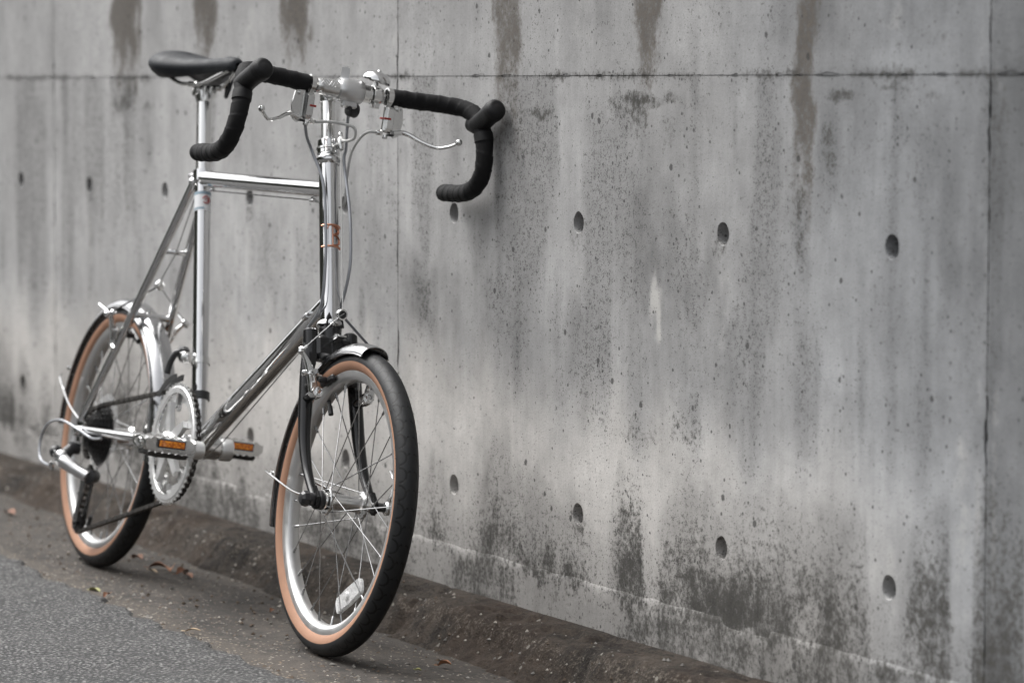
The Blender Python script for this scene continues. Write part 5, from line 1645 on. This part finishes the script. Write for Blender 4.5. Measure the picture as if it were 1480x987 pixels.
for J in (J1, J2):
    m = MB(); o_ = cog(0.0185, 11, 0.0045); i_ = [(0.004 * math.cos(math.atan2(y, x)), 0.004 * math.sin(math.atan2(y, x))) for x, y in o_]
    m.ringplate(o_, i_, J, (1, 0, 0), (0, 0, 1), 0.0030); m.cyl(J + (0, 0.010, 0), J + (0, -0.012, 0), 0.0042, n=12, bev=0.0006)
    part(m, 'guide_pulley', BLACKPLASTIC, rd)
m = MB()
m.cyl(k2 + (-0.020, -0.006, -0.012), k2 + (-0.026, -0.008, -0.020), 0.0048, n=12, bev=0.0008)
m.cyl(k2 + (-0.008, -0.010, -0.018), k2 + (-0.010, -0.010, -0.026), 0.0035, n=10)
m.cyl(k2 + (0.004, -0.012, 0.006), k2 + (0.004, -0.016, 0.006), 0.0060, n=14, bev=0.001)
part(m, 'cable_adjuster', CHROME, rd)
tubepart('shift_cable', [(0.105, -0.0615, 0.240), (0.060, -0.0640, 0.236), (0.020, -0.078, 0.2465), (-0.030, -0.095, 0.2565), (-0.075, -0.103, 0.244), (-0.094, -0.106, 0.212), (-0.074, -0.108, 0.180), (-0.030, -0.106, 0.172), k2 + (-0.022, -0.007, -0.016)], 0.0024, CABLE, n=10, k=8)

# front derailleur
m = MB()
fd = on_seat(0.410)
m.lathe(on_seat(0.404), stx, [(0.0148, 0), (0.0172, 0.0003), (0.0172, 0.0117), (0.0148, 0.012)], 26)
m.box(fd + (-0.004, -0.026, 0.004), (0.022, 0.022, 0.020), bev=0.004)
m.cyl(fd + (0.012, -0.034, 0.004), fd + (0.020, -0.036, 0.004), 0.0078, n=18, bev=0.0015)
fdo = part(m, 'front_derailleur', POLISH)
m = MB()
for yo in (-0.007, 0.006):
    out = []
    for t in np.linspace(98, 138, 12):
        q = math.radians(t); out.append((0.110 * math.cos(q), 0.110 * math.sin(q)))
    for t in np.linspace(140, 97, 12):
        q = math.radians(t); out.append((0.121 * math.cos(q), 0.121 * math.sin(q)))
    m.plate(out, CR + (0, yo + 0.002, 0), (1, 0, 0), (0, 0, 1), 0.0018)
t = math.radians(136)
m.box(CR + (0.120 * math.cos(t), 0.0015, 0.120 * math.sin(t)), (0.010, 0.015, 0.003), bev=0.0006)
part(m, 'derailleur_cage', DARKSTEEL, fdo)
m = MB(); m.box(fd + (-0.020, -0.026, 0.010), (0.022, 0.018, 0.024), bev=0.005)
m.tube(catmull([fd + (-0.018, -0.030, 0.012), fd + (-0.024, -0.038, 0.008), fd + (-0.030, -0.044, -0.010), fd + (-0.030, -0.047, -0.030)], 4), 0.0058, 10); part(m, 'derailleur_body', BLACKPLASTIC, fdo)

# ---- cables and their stops
def cab(name, pts, r, mats, k=8):
    return tubepart(name, pts, r, mats, n=10, k=k)


cab('brake_cable', [(0.850, -0.071, 0.826), (0.838, -0.060, 0.808), (0.833, -0.044, 0.785), (0.862, -0.030, 0.738), (0.893, -0.027, 0.666), (0.905, -0.024, 0.611), (0.905, -0.020, 0.544), (0.862, -0.017, 0.506), (0.852, -0.017, 0.499)], 0.0026, CABLE)
cab('brake_cable', [(0.849, -0.055, 0.834), (0.852, -0.030, 0.838), (0.858, -0.010, 0.838), (0.866, 0.008, 0.834), (0.862, 0.012, 0.818), (0.835, 0.007, 0.812), on_head(0.806, 0.035, 0.006)], 0.0025, WHITEPL)
cab('shift_cable', [(0.838, 0.006, 0.862), (0.822, 0.014, 0.842), (0.815, 0.021, 0.800), (0.818, 0.020, 0.778), (0.862, 0.022, 0.706), (0.886, 0.022, 0.656), (0.900, 0.022, 0.606), (0.893, 0.020, 0.549), (0.868, 0.019, 0.520)], 0.0026, CABLE)
cab('brake_cable', [(0.849, 0.055, 0.834), (0.842, 0.045, 0.833), (0.828, 0.038, 0.822), (0.812, 0.033, 0.795), (0.814, 0.031, 0.752), (0.822, 0.030, 0.717), (0.812, 0.028, 0.705), (0.785, 0.016, 0.706), (0.760, 0.004, 0.710)], 0.0023, WHITEPL)
m = MB(); m.tube([(0.760, 0.002, 0.7105), (0.290, 0.002, 0.7085)], 0.0011, 7); part(m, 'brake_cable', STEEL)
for x in (0.755, 0.300):
    m = MB(); m.cyl((x + 0.008, 0.002, 0.7105), (x - 0.008, 0.002, 0.7100), 0.0038, n=12, bev=0.0006); m.box((x, 0.002, 0.7145), (0.008, 0.004, 0.006), bev=0.0006)
    part(m, 'cable_stop', CHROME, top_tube)
for s in (-1, 1):
    m = MB(); dd = unit(on_head(0.547) - BB)
    q0 = on_head(0.547) - dd * 0.060
    m.cyl(q0 + (0, s * 0.0195, 0.000), q0 + (0, s * 0.0195, 0.000) + dd * 0.015, 0.0042, n=12, bev=0.0008); m.box(q0 + (0, s * 0.0175, 0) + dd * 0.008, (0.010, 0.005, 0.006), [dd, (0, 1, 0), np.cross(dd, (0, 1, 0))], 0.0006)
    m.cyl(q0 + (0, s * 0.0195, 0.0) + dd * 0.015, q0 + (0, s * 0.0195, 0.0) + dd * 0.024, 0.0028, n=10)
    part(m, 'cable_stop', CHROME, down_tube)
    m = MB(); m.tube([q0 + (0, s * 0.0195, 0), BB + (0.075, s * 0.012, 0.018), BB + (0.012, s * 0.006, -0.021)], 0.0010, 7); part(m, 'shift_cable', STEEL)
#NEXT#

# ================================================================== litter in the gutter
def leaf_mat(name, c1, c2):
    m, n, l, b = mat(name)
    tc = n.new('ShaderNodeTexCoord'); nz = n.new('ShaderNodeTexNoise'); nz.inputs['Scale'].default_value = 120; nz.inputs['Detail'].default_value = 5
    mx = n.new('ShaderNodeMix'); mx.data_type = 'RGBA'; mx.inputs[6].default_value = (*c1, 1); mx.inputs[7].default_value = (*c2, 1)
    l.new(tc.outputs['Object'], nz.inputs['Vector']); l.new(nz.outputs[0], mx.inputs[0]); l.new(mx.outputs[2], b.inputs['Base Color'])
    b.inputs['Roughness'].default_value = 0.7
    return m


L_RUST = leaf_mat('rust_leaf', (0.09, 0.036, 0.018), (0.21, 0.090, 0.042))
L_ORANGE = leaf_mat('orange_leaf', (0.24, 0.10, 0.045), (0.38, 0.19, 0.10))
L_GREEN = leaf_mat('green_leaf', (0.16, 0.17, 0.05), (0.36, 0.34, 0.14))
L_TAN = leaf_mat('tan_leaf', (0.30, 0.21, 0.12), (0.48, 0.37, 0.24))


def leaf(x, y, length, width, rot, curl, mtl, label, stem_len=0.3, lift=0.0):
    n = 7
    length *= 0.8; width *= 0.85
    m = MB()
    rs = random.Random(int(x * 1000) + int(-y * 7000))
    pts = []
    for i in range(n + 1):
        t = i / n
        w = width * math.sin(math.pi * min(1, t * 0.94 + 0.03)) ** 0.8 * (1 + rs.uniform(-0.10, 0.10))
        z = curl * math.sin(math.pi * t) * length * 0.22 + 0.002
        ec = curl * 0.6 * w
        X = (t - 0.5) * length
        jw = rs.uniform(-0.06, 0.06) * width
        m.v += [(X, -w / 2 + jw, z + ec), (X, -w / 4, z + ec * 0.25), (X, 0, z - 0.0006), (X, w / 4, z + ec * 0.25), (X, w / 2 + jw, z + ec)]
    for i in range(n):
        for k in range(4):
            m.f.append((i * 5 + k, (i + 1) * 5 + k, (i + 1) * 5 + k + 1, i * 5 + k + 1)); m.m.append(0)
    top = len(m.v)
    m.v += [(a, b, c - 0.0004) for a, b, c in m.v[:top]]
    m.f += [tuple(q + top for q in f[::-1]) for f in m.f[:n * 4]]; m.m += [0] * (n * 4)
    m.tube([(-length / 2, 0, 0.002), (-length * (0.5 + stem_len), length * 0.06, 0.003)], 0.0006, 5)
    o = m.build('fallen_leaf', mtl, None, 1.0, 60)
    gg = float(gz(np.array(x)) + gdip(np.array(y)))
    o.location = (x, y, gg + 0.003 + lift)
    o.rotation_euler = (rs.uniform(-0.2, 0.2), rs.uniform(-0.15, 0.15), rot)
    tag(o, label, 'leaf', 'fallen leaves along the gutter')
    return o


leaf(1.357, -0.473, 0.030, 0.016, 0.5, 0.5, L_GREEN, 'yellow green leaf on the asphalt edge below the rear wheel')
leaf(1.439, -0.481, 0.034, 0.010, -0.7, 0.6, L_RUST, 'narrow rust brown leaf just right of the yellow green leaf', lift=0.004)
leaf(0.978, -0.256, 0.034, 0.022, 0.3, 0.5, L_RUST, 'rust brown leaf farthest left in the row below the chainring')
leaf(1.100, -0.262, 0.040, 0.022, 1.1, 0.5, L_RUST, 'curled rust leaf second from the left below the chainring')
leaf(1.136, -0.250, 0.034, 0.024, -0.4, 0.7, L_ORANGE, 'orange brown leaf third from the left below the chainring')
leaf(1.175, -0.243, 0.036, 0.022, 2.0, 0.6, L_RUST, 'curled rust leaf fourth from the left below the chainring')
leaf(1.212, -0.247, 0.038, 0.018, 0.1, 0.4, L_RUST, 'rust leaf farthest right in the row below the chainring')
leaf(1.163, -0.295, 0.036, 0.010, 0.2, 0.3, L_TAN, 'narrow tan leaf lying in front of the row below the chainring')
leaf(2.220, -0.213, 0.026, 0.016, 0.9, 0.6, L_ORANGE, 'small orange leaf on the gutter right of the front tyre', lift=0.002)
leaf(0.287, -0.273, 0.044, 0.024, 0.2, 0.4, L_RUST, 'rust leaf in the gutter at the far left of the picture')
leaf(1.850, -0.482, 0.040, 0.006, 0.5, 0.4, L_TAN, 'thin straw coloured leaf on the asphalt edge between the two wheels', lift=0.006)
leaf(2.275, -0.283, 0.012, 0.008, 1.2, 0.4, L_GREEN, 'tiny green leaf in front of the small orange leaf')
leaf(1.645, -0.262, 0.020, 0.012, 2.4, 0.4, L_RUST, 'small rust leaf left of the front tyre')

# loose grit, nobody could count it
gp = []
m = MB()
gr = random.Random(19)
for i in range(3600):
    x = gr.uniform(-0.6, 2.7)
    if gr.random() < 0.72: y = ASPH_Y + 0.01 + abs(gr.gauss(0, 0.05)) - 0.01
    else: y = gr.uniform(-0.47, -0.13)
    s = gr.choice((0.0012, 0.0016, 0.002, 0.002, 0.003, 0.0042)) * gr.uniform(0.7, 1.2)
    c = np.array([x, y, float(gz(np.array(x)) + gdip(np.array(y))) + 0.0015 + 0.003 * (y < ASPH_Y + 0.01)])
    vs = []
    for (a, b2, e) in ((1, 0, 0), (-1, 0, 0), (0, 1, 0), (0, -1, 0), (0, 0, 1), (0, 0, -1)):
        vs.append(c + np.array([a, b2, e * 0.7]) * s * gr.uniform(0.6, 1.2) + np.array([gr.uniform(-.3, .3) * s, gr.uniform(-.3, .3) * s, 0]))
    m.add(vs, [(0, 2, 4), (2, 1, 4), (1, 3, 4), (3, 0, 4), (2, 0, 5), (1, 2, 5), (3, 1, 5), (0, 3, 5)], gr.choice((0, 0, 0, 1, 1, 2)))
GRIT = [simple('grit_brown', (0.085, 0.062, 0.044), 0.9), simple('grit_grey', (0.18, 0.17, 0.155), 0.9), simple('grit_pale', (0.34, 0.31, 0.27), 0.9)]
kxs = xs_k
for i in range(1600):
    ix = gr.randrange(len(kxs)); iy = gr.randrange(18, 62)
    if not -0.6 < kxs[ix] < 2.9: continue
    s = gr.choice((0.0012, 0.0016, 0.002, 0.0028, 0.004)) * gr.uniform(0.7, 1.2)
    c = kerb_pts[min(iy, len(kerb_pts) - 1), ix] + np.array([0, 0, s * 0.2])
    vs = [c + np.array([a, b2, e * 0.8]) * s * gr.uniform(0.6, 1.2) for (a, b2, e) in ((1, 0, 0), (-1, 0, 0), (0, 1, 0), (0, -1, 0), (0, 0, 1), (0, 0, -1))]
    m.add(vs, [(0, 2, 4), (2, 1, 4), (1, 3, 4), (3, 0, 4), (2, 0, 5), (1, 2, 5), (3, 1, 5), (0, 3, 5)], gr.choice((0, 0, 0, 1, 1, 2)))
tag(m.build('grit', GRIT, None, 1.0, 0), 'loose brown and grey grit along the edge of the asphalt', 'grit', kind='stuff')
